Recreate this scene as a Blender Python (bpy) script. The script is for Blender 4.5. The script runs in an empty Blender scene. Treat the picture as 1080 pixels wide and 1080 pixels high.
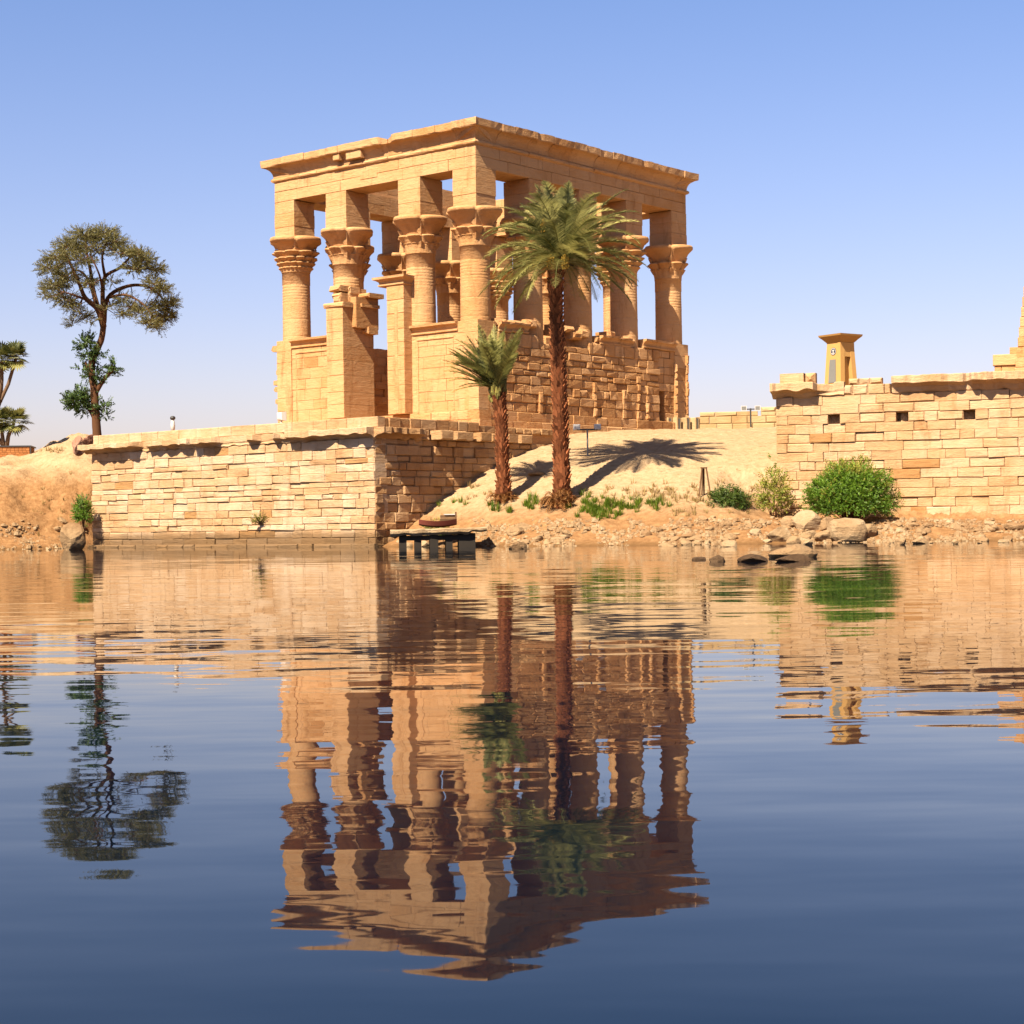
import bpy, math, random
from mathutils import Vector, Matrix, noise
R_ = math.radians
S = bpy.context.scene
COL = S.collection
PI = math.pi

# ------------------------------------------------------------------ camera
F, YH, HC, ROLL = 1862.0, 553.0, 1.0, R_(0.8)
cd = bpy.data.cameras.new('camera')
cam = bpy.data.objects.new('camera', cd); COL.objects.link(cam)
cd.sensor_width = 36.0; cd.lens = 36.0 * F / 1080.0
cd.shift_y = (YH - 540.0) / 1080.0
cd.clip_start = 0.1; cd.clip_end = 20000
cam.matrix_world = Matrix.Translation((0, 0, HC)) @ Matrix.Rotation(ROLL, 4, 'Y') @ Matrix.Rotation(R_(90), 4, 'X')
S.camera = cam

# directions of the pavilion: V runs along its long side, U along its short side
TH = R_(50.4)
V = Vector((math.cos(TH), math.sin(TH), 0)); U = Vector((-math.sin(TH), math.cos(TH), 0))

# ------------------------------------------------------------------ light
EL = R_(48)
ga = R_(8)
sd = (-V * math.cos(ga) - U * math.sin(ga)); sd = Vector((sd.x * math.cos(EL), sd.y * math.cos(EL), math.sin(EL)))
w = bpy.data.worlds.new('World'); S.world = w; w.use_nodes = True
nt = w.node_tree; bg = nt.nodes['Background']
sky = nt.nodes.new('ShaderNodeTexSky'); sky.sky_type = 'NISHITA'; sky.sun_disc = False
sky.sun_elevation = EL; sky.sun_rotation = math.atan2(sd.x, sd.y)
sky.air_density = 1.0; sky.dust_density = 1.6; sky.ozone_density = 3.0; sky.altitude = 100
hs = nt.nodes.new('ShaderNodeMix'); hs.data_type = 'RGBA'; hs.blend_type = 'MULTIPLY'; hs.inputs[0].default_value = 1
tc = nt.nodes.new('ShaderNodeTexCoord'); sz = nt.nodes.new('ShaderNodeSeparateXYZ'); nt.links.new(tc.outputs['Generated'], sz.inputs[0])
cr_ = nt.nodes.new('ShaderNodeValToRGB'); nt.links.new(sz.outputs[2], cr_.inputs[0]); el_ = cr_.color_ramp.elements
while len(el_) < 5: el_.new(.5)
for k_, (p_, c_) in enumerate(((0.0, (.75, .535, .51)), (.12, (.61, .495, .535)), (.29, (.465, .465, .56)), (.42, (.28, .31, .42)), (.75, (.1, .13, .18)))):
    el_[k_].position = p_; el_[k_].color = (*c_, 1)
db = nt.nodes.new('ShaderNodeVectorMath'); db.operation = 'SCALE'; db.inputs['Scale'].default_value = 2.0      # clear dry sky: hazy pale rim, deep zenith
nt.links.new(cr_.outputs[0], db.inputs[0]); nt.links.new(db.outputs[0], hs.inputs[7])
nt.links.new(sky.outputs[0], hs.inputs[6]); nt.links.new(hs.outputs[2], bg.inputs[0])
bg.inputs[1].default_value = 0.057
sl = bpy.data.lights.new('sun', 'SUN'); sl.energy = 5.0; sl.angle = R_(0.5); sl.color = (1.0, 0.855, 0.67)
so = bpy.data.objects.new('sun', sl); COL.objects.link(so); so.location = (-40, -40, 60)
so.rotation_euler = (-sd).to_track_quat('-Z', 'Y').to_euler()
S.view_settings.view_transform = 'Standard'; S.view_settings.look = 'None'
S.view_settings.gamma = 1.0; S.view_settings.exposure = 1.5; S.view_settings.use_curve_mapping = False
S.cycles.max_bounces = 6; S.cycles.diffuse_bounces = 3; S.cycles.glossy_bounces = 3
S.cycles.transmission_bounces = 2; S.cycles.caustics_reflective = False; S.cycles.caustics_refractive = False

# ------------------------------------------------------------------ helpers
def ray(x, y):
    dx, dy = x - 540.0, y - 540.0
    c, s = math.cos(ROLL), math.sin(ROLL)
    return Vector(((dx * c - dy * s) / F, 1.0, -((dy * c + dx * s) - (YH - 540.0)) / F))
def at(x, y, Y):
    r = ray(x, y); return Vector((r.x * Y, Y, HC + r.z * Y))
def lerp(a, b, t): return a + (b - a) * t
def pw(pts, x):
    if x <= pts[0][0]: return pts[0][1]
    for (a, fa), (b, fb) in zip(pts, pts[1:]):
        if x <= b: return fa + (fb - fa) * (x - a) / (b - a)
    return pts[-1][1]
def sst(a, b, x):
    t = max(0.0, min(1.0, (x - a) / (b - a))); return t * t * (3 - 2 * t)
def nz(x, y, z=0.0): return noise.noise(Vector((x, y, z)))
def fbm(x, y, z=0.0, o=4):
    s, a, f = 0.0, 1.0, 1.0
    for _ in range(o):
        s += a * noise.noise(Vector((x * f, y * f, z * f + 7.3 * f))); a *= .5; f *= 2.03
    return s

class MB:
    def __init__(self): self.v = []; self.f = []; self.t = []; self.tone = 0.5; self.sm = []; self.smooth = False
    def face(self, idx): self.f.append(idx); self.t.append(self.tone); self.sm.append(self.smooth)
    def quad(self, a, b, c, d):
        n = len(self.v); self.v += [tuple(a), tuple(b), tuple(c), tuple(d)]; self.face((n, n + 1, n + 2, n + 3))
    def tri(self, a, b, c):
        n = len(self.v); self.v += [tuple(a), tuple(b), tuple(c)]; self.face((n, n + 1, n + 2))
    def box(self, o, ex, ey, ez):
        o, ex, ey, ez = Vector(o), Vector(ex), Vector(ey), Vector(ez); n = len(self.v)
        for k in (0, 1):
            for p in (o, o + ex, o + ex + ey, o + ey): self.v.append(tuple(p + ez * k))
        for q in ((3, 2, 1, 0), (4, 5, 6, 7), (0, 1, 5, 4), (1, 2, 6, 5), (2, 3, 7, 6), (3, 0, 4, 7)): self.face(tuple(n + i for i in q))
    def block(self, o, e, n, L, D, H, ch=.02, jv=0.0, rnd=random):
        """dressed stone: o = lower outer corner, e along, n outward, chamfered front, goes back D"""
        o, e, n = Vector(o), Vector(e), Vector(n); z = Vector((0, 0, 1)); b = len(self.v); ch *= .6 + 1.5 * rnd.random() ** 2
        J = lambda: (rnd.random() - .5) * 2 * jv
        C = ((0, 0), (L, 0), (L, H), (0, H))
        for s, h in C: self.v.append(tuple(o + e * s + z * h - n * D))
        for s, h in C: self.v.append(tuple(o + e * s + z * h - n * ch * 1.3))
        for s, h in C:
            s2 = s + (ch if s == 0 else -ch) + J(); h2 = h + (ch if h == 0 else -ch) + J()
            self.v.append(tuple(o + e * s2 + z * h2 + n * J() * .8))
        self.face((b + 8, b + 9, b + 10, b + 11))
        for i in range(4):
            j = (i + 1) % 4
            self.face((b + 4 + i, b + 4 + j, b + 8 + j, b + 8 + i)); self.face((b + i, b + j, b + 4 + j, b + 4 + i))
        self.face((b + 3, b + 2, b + 1, b))
    def grid(self, P, cu=False, cv=False):
        nu, nv = len(P), len(P[0]); b = len(self.v)
        for r in P: self.v += [tuple(p) for p in r]
        for i in range(nu if cu else nu - 1):
            for j in range(nv if cv else nv - 1):
                i2, j2 = (i + 1) % nu, (j + 1) % nv
                self.face((b + i * nv + j, b + i2 * nv + j, b + i2 * nv + j2, b + i * nv + j2))
    def tube(self, pts, rad, n=8, cap=True, jag=0.0, rnd=random):
        pts = [Vector(p) for p in pts]; rows = []
        for i, p in enumerate(pts):
            d = (pts[min(i + 1, len(pts) - 1)] - pts[max(i - 1, 0)])
            d = d.normalized() if d.length > 1e-9 else Vector((0, 0, 1))
            a = d.cross(Vector((0, 1, 0.13))); a = a.normalized() if a.length > 1e-4 else Vector((1, 0, 0)); c = d.cross(a).normalized()
            r = rad[i] if isinstance(rad, (list, tuple)) else rad
            rows.append([p + (a * math.cos(2 * PI * k / n) + c * math.sin(2 * PI * k / n)) * r * (1 + jag * (rnd.random() - .5)) for k in range(n)])
        b = len(self.v); self.grid(rows, cv=True)
        if cap:
            self.face(tuple(range(b, b + n))); e = len(self.v); self.face(tuple(range(e - n, e)))
    def lathe(self, c, prof, n=32, fn=None, cap=True):
        rows = []
        for (r, z) in prof:
            rows.append([(c[0] + math.cos(2 * PI * k / n) * (r if fn is None else fn(2 * PI * k / n, r, z)),
                          c[1] + math.sin(2 * PI * k / n) * (r if fn is None else fn(2 * PI * k / n, r, z)), z) for k in range(n)])
        b = len(self.v); self.grid(rows, cv=True)
        if cap: self.face(tuple(range(b, b + n))); e = len(self.v); self.face(tuple(range(e - n, e)))
    def build(self, name, mat, parent=None, smooth=None):
        me = bpy.data.meshes.new(name); me.from_pydata(self.v, [], self.f); me.materials.append(mat)
        at_ = me.attributes.new('tone', 'FLOAT', 'FACE'); at_.data.foreach_set('value', self.t)
        sm = self.sm if smooth is None else [smooth] * len(self.f)
        me.polygons.foreach_set('use_smooth', sm); me.update()
        o = bpy.data.objects.new(name, me); COL.objects.link(o)
        if parent: o.parent = parent
        return o
def tag(o, label=None, cat=None, group=None, kind=None):
    if label: o['label'] = label
    if cat: o['category'] = cat
    if group: o['group'] = group
    if kind: o['kind'] = kind
    return o
def empty(name, loc, rz=0.0):
    o = bpy.data.objects.new(name, None); o.empty_display_size = .3; o.location = loc; o.rotation_euler = (0, 0, rz); COL.objects.link(o); return o
def origin_to(o, p):
    """move the origin of a mesh built in world coordinates to the point p at its foot"""
    o.data.transform(Matrix.Translation(-Vector(p))); o.location = p; return o
def copy_tree(o, parent=None):
    c = o.copy(); COL.objects.link(c)
    if parent: c.parent = parent
    for ch in [x for x in bpy.data.objects if x.parent == o]: copy_tree(ch, c)
    return c

# ------------------------------------------------------------------ materials
KA = .5        # the tones below are relative; this brings them to real albedos
def sc3(c, k=None): return tuple((KA if k is None else k) * x for x in c[:3])
class NT:
    def __init__(self, name):
        self.m = bpy.data.materials.new(name); self.m.use_nodes = True; self.n = self.m.node_tree.nodes; self.l = self.m.node_tree.links
        self.b = self.n['Principled BSDF']
    def new(self, t, **k):
        n = self.n.new(t)
        for a, v in k.items(): setattr(n, a, v)
        return n
    def link(self, a, b): self.l.new(a, b)
    def noise(self, vec, scale, detail=4, rough=.6, dist=0.0):
        n = self.new('ShaderNodeTexNoise'); n.inputs['Scale'].default_value = scale; n.inputs['Detail'].default_value = detail
        n.inputs['Roughness'].default_value = rough; n.inputs['Distortion'].default_value = dist
        if vec is not None: self.link(vec, n.inputs['Vector'])
        return n
    def ramp(self, fac, stops, interp='LINEAR'):
        r = self.new('ShaderNodeValToRGB'); r.color_ramp.interpolation = interp; e = r.color_ramp.elements
        while len(e) < len(stops): e.new(.5)
        for k, (p, c) in enumerate(stops):
            e[k].position = p; e[k].color = (c[0], c[1], c[2], 1) if not isinstance(c, (int, float)) else (c, c, c, 1)
        self.link(fac, r.inputs[0]); return r.outputs[0]
    def mix(self, a, b, fac, mode='MIX'):
        m = self.new('ShaderNodeMix'); m.data_type = 'RGBA'; m.blend_type = mode
        for s, v in ((0, fac), (6, a), (7, b)):
            if isinstance(v, (int, float)): m.inputs[s].default_value = v
            elif isinstance(v, (tuple, list)): m.inputs[s].default_value = (v[0], v[1], v[2], 1)
            else: self.link(v, m.inputs[s])
        return m.outputs[2]
    def math(self, op, a, b=None):
        m = self.new('ShaderNodeMath'); m.operation = op
        for s, v in ((0, a), (1, b)):
            if v is None: continue
            if isinstance(v, (int, float)): m.inputs[s].default_value = v
            else: self.link(v, m.inputs[s])
        return m.outputs[0]
    def mapping(self, vec, scale):
        m = self.new('ShaderNodeMapping'); m.inputs['Scale'].default_value = scale; self.link(vec, m.inputs['Vector']); return m.outputs[0]

def stone(name, dark, mid, pale, stain=(.22, .1, .035), bed=.5, bump=.5, water=False, coarse=1.0, odd=None, tv=.26):
    dark, mid, pale, stain = sc3(dark), sc3(mid), sc3(pale), sc3(stain); odd = sc3(odd) if odd else None
    t = NT(name); geo = t.new('ShaderNodeNewGeometry'); pos = geo.outputs['Position']
    at_ = t.new('ShaderNodeAttribute'); at_.attribute_name = 'tone'
    n1 = t.noise(pos, .55 * coarse, 5, .62); n2 = t.noise(t.mapping(pos, (1.1, 1.1, 6)), 1.2 * coarse, 5, .65, .6); n3 = t.noise(pos, 14 * coarse, 4, .7)
    f = t.math('ADD', t.math('ADD', .1, t.math('MULTIPLY', at_.outputs['Fac'], tv)), t.math('ADD', t.math('MULTIPLY', n1.outputs[0], .55), t.math('MULTIPLY', n2.outputs[0], bed * .45)))
    f = t.math('ADD', f, t.math('MULTIPLY', n3.outputs[0], .14))
    c = t.ramp(f, [(.42, dark), (.64, mid), (.88, pale)])
    if odd: c = t.mix(c, t.ramp(at_.outputs['Fac'], [(0, odd), (1, odd)]), t.ramp(at_.outputs['Fac'], [(0.0, .55), (.03, 0.0)]))
    s = t.ramp(t.noise(t.mapping(pos, (1.3, 1.3, .32)), .9 * coarse, 6, .72, .4).outputs[0], [(.54, 0.0), (.72, .62)])
    c = t.mix(c, stain, s)
    if water:   # tide line: silt-stained and damp lowest courses
        z = t.new('ShaderNodeSeparateXYZ'); t.link(pos, z.inputs[0])
        zz = t.math('ADD', z.outputs[2], t.math('MULTIPLY', n1.outputs[0], -.5))
        c = t.mix(c, (.12, .07, .03), t.ramp(t.math('MULTIPLY', zz, .5), [(0.0, .88), (.18, .75), (.34, 0.0)]))
    t.link(c, t.b.inputs['Base Color']); t.b.inputs['Roughness'].default_value = .93; t.b.inputs['Specular IOR Level'].default_value = .15
    h = t.math('ADD', t.math('MULTIPLY', n2.outputs[0], .7), t.math('MULTIPLY', n3.outputs[0], .35))
    h = t.math('ADD', h, t.math('MULTIPLY', t.noise(pos, 3.2 * coarse, 5, .7).outputs[0], .8))
    bp = t.new('ShaderNodeBump'); bp.inputs['Strength'].default_value = bump; bp.inputs['Distance'].default_value = .12
    t.link(h, bp.inputs['Height']); t.link(bp.outputs[0], t.b.inputs['Normal'])
    return t.m
def plain(name, col, rough=.7, var=.25, scale=6, spec=.3, metal=0.0, trans=0.0):
    col = sc3(col, .56)
    t = NT(name); geo = t.new('ShaderNodeNewGeometry'); at_ = t.new('ShaderNodeAttribute'); at_.attribute_name = 'tone'
    n = t.noise(geo.outputs['Position'], scale, 4, .65)
    k = t.math('ADD', t.math('MULTIPLY', n.outputs[0], var * 1.4), t.math('MULTIPLY', at_.outputs['Fac'], var * 1.6))
    k = t.math('ADD', k, 1 - var * 1.5)
    m = t.new('ShaderNodeVectorMath'); m.operation = 'SCALE'; m.inputs[0].default_value = col[:3]; t.link(k, m.inputs['Scale'])
    t.link(m.outputs[0], t.b.inputs['Base Color']); t.b.inputs['Roughness'].default_value = rough
    t.b.inputs['Specular IOR Level'].default_value = spec; t.b.inputs['Metallic'].default_value = metal
    if trans:
        tr = t.new('ShaderNodeBsdfTranslucent'); t.link(m.outputs[0], tr.inputs[0]); mx = t.new('ShaderNodeMixShader'); mx.inputs[0].default_value = trans
        out = t.n['Material Output']; t.link(t.b.outputs[0], mx.inputs[1]); t.link(tr.outputs[0], mx.inputs[2]); t.link(mx.outputs[0], out.inputs[0])
    return t.m
def leafmat(name, lo, hi, trans=.25):
    lo, hi = sc3(lo, .62), sc3(hi, .62)
    t = NT(name); at_ = t.new('ShaderNodeAttribute'); at_.attribute_name = 'tone'
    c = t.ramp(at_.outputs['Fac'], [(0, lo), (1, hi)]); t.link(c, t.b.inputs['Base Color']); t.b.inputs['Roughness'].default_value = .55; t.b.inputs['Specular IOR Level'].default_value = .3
    tr = t.new('ShaderNodeBsdfTranslucent'); t.link(c, tr.inputs[0]); mx = t.new('ShaderNodeMixShader'); mx.inputs[0].default_value = trans
    t.link(t.b.outputs[0], mx.inputs[1]); t.link(tr.outputs[0], mx.inputs[2]); t.link(mx.outputs[0], t.n['Material Output'].inputs[0])
    return t.m

M = {}
M['kiosk'] = stone('kiosk_sandstone', (.54, .24, .08), (.83, .435, .17), (.95, .565, .27), stain=(.4, .165, .05), bed=.6, bump=.6, tv=.34)
M['ruin'] = stone('ruined_sandstone', (.56, .245, .085), (.84, .44, .175), (1.0, .59, .285), stain=(.3, .12, .035), bed=.5, bump=.8)
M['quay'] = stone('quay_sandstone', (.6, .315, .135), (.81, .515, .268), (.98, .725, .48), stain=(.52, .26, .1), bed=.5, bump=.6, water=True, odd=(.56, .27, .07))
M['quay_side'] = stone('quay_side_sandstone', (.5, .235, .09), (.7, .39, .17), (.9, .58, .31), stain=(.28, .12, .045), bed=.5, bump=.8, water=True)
M['rwall'] = stone('right_wall_sandstone', (.62, .325, .135), (.81, .508, .255), (.96, .665, .4), stain=(.55, .28, .1), bed=.5, bump=.6, odd=(.56, .25, .06))
M['backwall'] = stone('back_wall_sandstone', (.6, .38, .16), (.72, .5, .25), (.8, .6, .33), bump=.4)
M['rock'] = stone('shore_rock', (.4, .22, .1), (.6, .4, .21), (.78, .6, .38), stain=(.3, .17, .08), bed=.2, bump=.8, coarse=1.6)
M['wetrock'] = stone('wet_rock', (.08, .045, .022), (.16, .095, .05), (.26, .17, .09), stain=(.05, .03, .015), bed=.2, bump=.8, coarse=1.6)
M['granite'] = stone('pink_granite', (.35, .15, .09), (.5, .25, .16), (.62, .36, .25), bump=.4, coarse=2)
M['bark_palm'] = plain('palm_bark', (.34, .12, .048), .9, .6, 5, .1)
M['bark'] = plain('acacia_bark', (.16, .075, .035), .9, .35, 6, .1)
M['bark_grey'] = plain('doum_bark', (.24, .15, .09), .9, .3, 6, .1)
M['palm_leaf'] = leafmat('palm_leaf', (.1, .13, .035), (.62, .57, .19), .3)
M['palm_leaf2'] = leafmat('young_palm_leaf', (.09, .12, .025), (.52, .48, .13), .25)
M['dead_leaf'] = leafmat('dead_leaf', (.3, .12, .035), (.5, .25, .08), .15)
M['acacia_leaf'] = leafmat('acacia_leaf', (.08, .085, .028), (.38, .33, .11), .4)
M['shoot_leaf'] = leafmat('shoot_leaf', (.035, .075, .018), (.16, .26, .06), .3)
M['doum_leaf'] = leafmat('doum_leaf', (.06, .075, .018), (.42, .4, .11), .25)
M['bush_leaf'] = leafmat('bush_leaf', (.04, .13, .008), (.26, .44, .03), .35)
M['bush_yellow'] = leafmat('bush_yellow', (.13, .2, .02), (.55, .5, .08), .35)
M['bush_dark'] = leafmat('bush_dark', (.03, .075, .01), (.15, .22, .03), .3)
M['grass'] = leafmat('grass_blade', (.07, .16, .01), (.3, .4, .03), .35)
M['dry'] = leafmat('dry_grass', (.3, .19, .06), (.62, .45, .17), .25)
M['dates'] = plain('dates', (.5, .3, .03), .6, .3, 20)
M['frond_base'] = plain('green_frond_base', (.3, .26, .06), .7, .5, 12)
M['white'] = plain('white_paint', (.8, .78, .74), .5, .08, 6)
M['steel'] = plain('grey_steel', (.3, .29, .27), .5, .15, 10, .5)
M['dark'] = plain('dark_metal_and_shade', (.05, .045, .04), .5, .2, 10, .5)  # real metal parts, and painted shade on the doorway sheet
M['wood'] = plain('weathered_wood', (.22, .12, .055), .85, .3, 9, .2)
M['redwood'] = plain('faded_red_paint', (.2, .045, .025), .7, .3, 9, .3)
M['pier'] = plain('algae_dark_pier', (.028, .02, .012), .75, .4, 5, .3)
M['monu'] = plain('yellow_sandstone_cladding', (.74, .43, .14), .8, .12, 5, .2)
M['monu_cap'] = plain('shaded_cladding', (.5, .27, .08), .8, .12, 5, .2)  # the cap's shade put into a darker copy of the body colour
M['brick'] = plain('orange_brick', (.55, .22, .07), .85, .25, 5, .15)
M['navy'] = plain('navy_enamel', (.02, .02, .05), .4, .1, 5)
M['plaque'] = plain('grey_plaque', (.27, .27, .25), .5, .1, 4)

def sand_mat():
    t = NT('sand_bank'); geo = t.new('ShaderNodeNewGeometry'); pos = geo.outputs['Position']
    z = t.new('ShaderNodeSeparateXYZ'); t.link(pos, z.inputs[0])
    n1 = t.noise(pos, .35, 6, .65, .3); n2 = t.noise(pos, 3.0, 5, .7); n3 = t.noise(pos, 16, 3, .7)
    pale = t.ramp(n2.outputs[0], [(.3, sc3((.6, .39, .195))), (.7, sc3((.86, .615, .365)))])
    red = t.ramp(n2.outputs[0], [(.3, sc3((.34, .16, .06))), (.7, sc3((.66, .375, .165)))])
    lx = t.math('MULTIPLY', t.math('ADD', z.outputs[0], 14.0), -.35)      # the left bank is redder all the way up
    zz = t.math('ADD', z.outputs[2], t.math('MULTIPLY', n1.outputs[0], 1.5))
    zz = t.math('SUBTRACT', zz, t.math('MAXIMUM', 0.0, t.math('MINIMUM', lx, 2.6)))
    c = t.mix(red, pale, t.ramp(t.math('MULTIPLY', zz, .2), [(.36, 0.0), (.62, 1.0)]))
    c = t.mix(c, (0.248, 0.119, 0.037), t.ramp(n1.outputs[0], [(.56, 0.0), (.72, .45)]))
    wet = t.math('ADD', z.outputs[2], t.math('MULTIPLY', n2.outputs[0], .2))
    c = t.mix(c, (0.149, 0.079, 0.030), t.ramp(wet, [(.1, .9), (.34, 0.0)]))
    sp = t.noise(pos, 5, 2, .5); c = t.mix(c, (0.169, 0.084, 0.030), t.ramp(sp.outputs[0], [(.64, 0.0), (.7, .55)]))
    t.link(c, t.b.inputs['Base Color']); t.b.inputs['Roughness'].default_value = .95; t.b.inputs['Specular IOR Level'].default_value = .1
    bp = t.new('ShaderNodeBump'); bp.inputs['Strength'].default_value = .7; bp.inputs['Distance'].default_value = .2
    t.link(t.math('ADD', n2.outputs[0], t.math('MULTIPLY', n3.outputs[0], .3)), bp.inputs['Height']); t.link(bp.outputs[0], t.b.inputs['Normal'])
    return t.m
M['sand'] = sand_mat()
def water_mat():
    t = NT('river_water'); geo = t.new('ShaderNodeNewGeometry'); pos = geo.outputs['Position']
    acc = None
    for sc, dt, amp, off in (((.8, 3.0, 1), 2, .031, 0), ((.22, .8, 1), 1.5, .021, 11), ((2.6, 9.0, 1), 1.5, .011, 23)):
        m = t.new('ShaderNodeMapping'); m.inputs['Scale'].default_value = sc; m.inputs['Location'].default_value = (off, off * .7, off)
        t.link(pos, m.inputs['Vector'])
        n = t.noise(m.outputs[0], 1.0, dt, .5, .25)
        s = t.new('ShaderNodeVectorMath'); s.operation = 'SUBTRACT'; t.link(n.outputs['Color'], s.inputs[0]); s.inputs[1].default_value = (.5, .5, .5)
        k = t.new('ShaderNodeVectorMath'); k.operation = 'MULTIPLY'; t.link(s.outputs[0], k.inputs[0]); k.inputs[1].default_value = (amp * .75, amp, 0)
        if acc is None: acc = k.outputs[0]
        else:
            a = t.new('ShaderNodeVectorMath'); a.operation = 'ADD'; t.link(acc, a.inputs[0]); t.link(k.outputs[0], a.inputs[1]); acc = a.outputs[0]
    wp_ = t.ramp(t.noise(t.mapping(pos, (.05, .13, 1)), 1.0, 3, .6, .4).outputs[0], [(.3, .55), (.7, 1.75)])      # wind patches
    ws_ = t.new('ShaderNodeVectorMath'); ws_.operation = 'SCALE'; t.link(acc, ws_.inputs[0]); t.link(wp_, ws_.inputs['Scale']); acc = ws_.outputs[0]
    a = t.new('ShaderNodeVectorMath'); a.operation = 'ADD'; t.link(acc, a.inputs[0]); a.inputs[1].default_value = (0, 0, 1)
    nn = t.new('ShaderNodeVectorMath'); nn.operation = 'NORMALIZE'; t.link(a.outputs[0], nn.inputs[0]); t.link(nn.outputs[0], t.b.inputs['Normal'])
    t.b.inputs['Base Color'].default_value = (.0, .0036, .0095, 1); t.b.inputs['Roughness'].default_value = .015; t.b.inputs['IOR'].default_value = 1.24
    return t.m
M['water'] = water_mat()

# ------------------------------------------------------------------ terrain and water
Q = Vector((-6.66, 86.0, 0))              # corner of the quay platform
def shore(X):
    return pw([(-70, 92), (-30, 95.2), (-24.7, 98.6), (-23.6, 101.4), (-6.9, 87.6), (-6.2, 86.0), (-4.6, 84.4), (-2, 82), (0, 80.3), (3, 78.6), (8, 77.4), (14, 77.3), (24, 76.2), (70, 72)], X)
PR = [(-8, -1.6), (0, 0), (.6, .12), (2, .5), (4, 1.3), (6, 2.15), (9, 3.1), (12, 4.1), (16, 5.0), (22, 6.05), (27, 6.5), (35, 6.6), (400, 6.6)]
PF = [(-8, -1.6), (0, 0), (1, .3), (3, .75), (6, .95), (10, 1.1), (14, 1.2)]
PL = [(-8, -1.6), (0, 0), (.6, .3), (2.2, .62), (2.7, .85), (3.1, 1.5), (6, 3.0), (9.5, 4.7), (13, 5.4), (30, 6.2), (400, 6.5)]
W0 = at(820, 540, 87.0); W0.z = 0         # left end of the right-hand wall
WA = R_(-20); WE = Vector((math.cos(WA), math.sin(WA), 0)); WN = Vector((math.sin(WA), -math.cos(WA), 0))
def terrain(X, Y):
    d = Y - shore(X)
    d += .35 * nz(X * .35, Y * .35) * sst(-3, 2, d)
    a = pw(PR, d)
    z = lerp(pw(PL, d) + 1.25 * math.exp(-((X + 23.9 + .3 * (Y - 101)) / 2.3) ** 2) * sst(2.5, 7, d) + .5 * fbm(X * .55, Y * .4, 5) * sst(1.5, 4, d), a, sst(-24.2, -22, X)) if X < -22 else a
    p = Vector((X, Y, 0)) - W0; s = p.dot(WE); k = -p.dot(WN)          # along / behind the right wall
    if X > 9:
        wf = sst(9.5, 13.2, X - max(0, (Y - 86) * .25)) * (1 - sst(-.2, .6, k))
        z = lerp(z, min(z, pw(PF, d)), wf)
        if s > .8 and k > .4: z = max(z, 7.3)
    q = Vector((X, Y, 0)) - Q; qa, qb = q.dot(V), q.dot(U)              # inside the quay platform
    if qa > .3 and qb > .3 and qb < 21.9 and qa < 16: z = min(z, 5.7)
    if Y > 190: z -= (Y - 190) * .05
    if abs(X) > 120: z -= (abs(X) - 120) * .06
    if z > -1: z += (.10 + .12 * (1 - sst(1.5, 2.6, z))) * fbm(X * .7, Y * .7) * sst(-.1, .7, z) + .035 * fbm(X * 2.1, Y * 2.1, 3) * sst(-.1, .5, z)
    return z
def G(x, y, y0=70.0, y1=140.0):
    """ground point seen at a place of the picture"""
    r = ray(x, y); Y = y0
    while Y < y1:
        if HC + r.z * Y <= terrain(r.x * Y, Y): break
        Y += .05
    return Vector((r.x * Y, Y, terrain(r.x * Y, Y)))
def axis(segs):
    o = [segs[0][0]]
    for a, b, st in segs:
        n = max(1, round((b - a) / st)); o += [a + (b - a) * (i + 1) / n for i in range(n)]
    return o
mb = MB(); mb.smooth = True
xs = axis([(-400, -140, 40), (-140, -50, 6), (-50, -32, 1.0), (-32, 30, .24), (30, 50, 1.0), (50, 140, 6), (140, 400, 40)])
ys = axis([(55, 70, 3), (70, 75, .6), (75, 114, .24), (114, 130, 1), (130, 400, 10)])
mb.grid([[(x, y, terrain(x, y)) for y in ys] for x in xs])
tag(mb.build('sand_bank', M['sand']), kind='structure')
mb = MB(); mb.quad((-3000, -300, 0), (3000, -300, 0), (3000, 6000, 0), (-3000, 6000, 0)); tag(mb.build('water', M['water']), kind='structure')
mb = MB(); mb.quad((-3000, -300, -2.2), (3000, -300, -2.2), (3000, 6000, -2.2), (-3000, 6000, -2.2)); tag(mb.build('ground', M['sand']), kind='structure')

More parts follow.
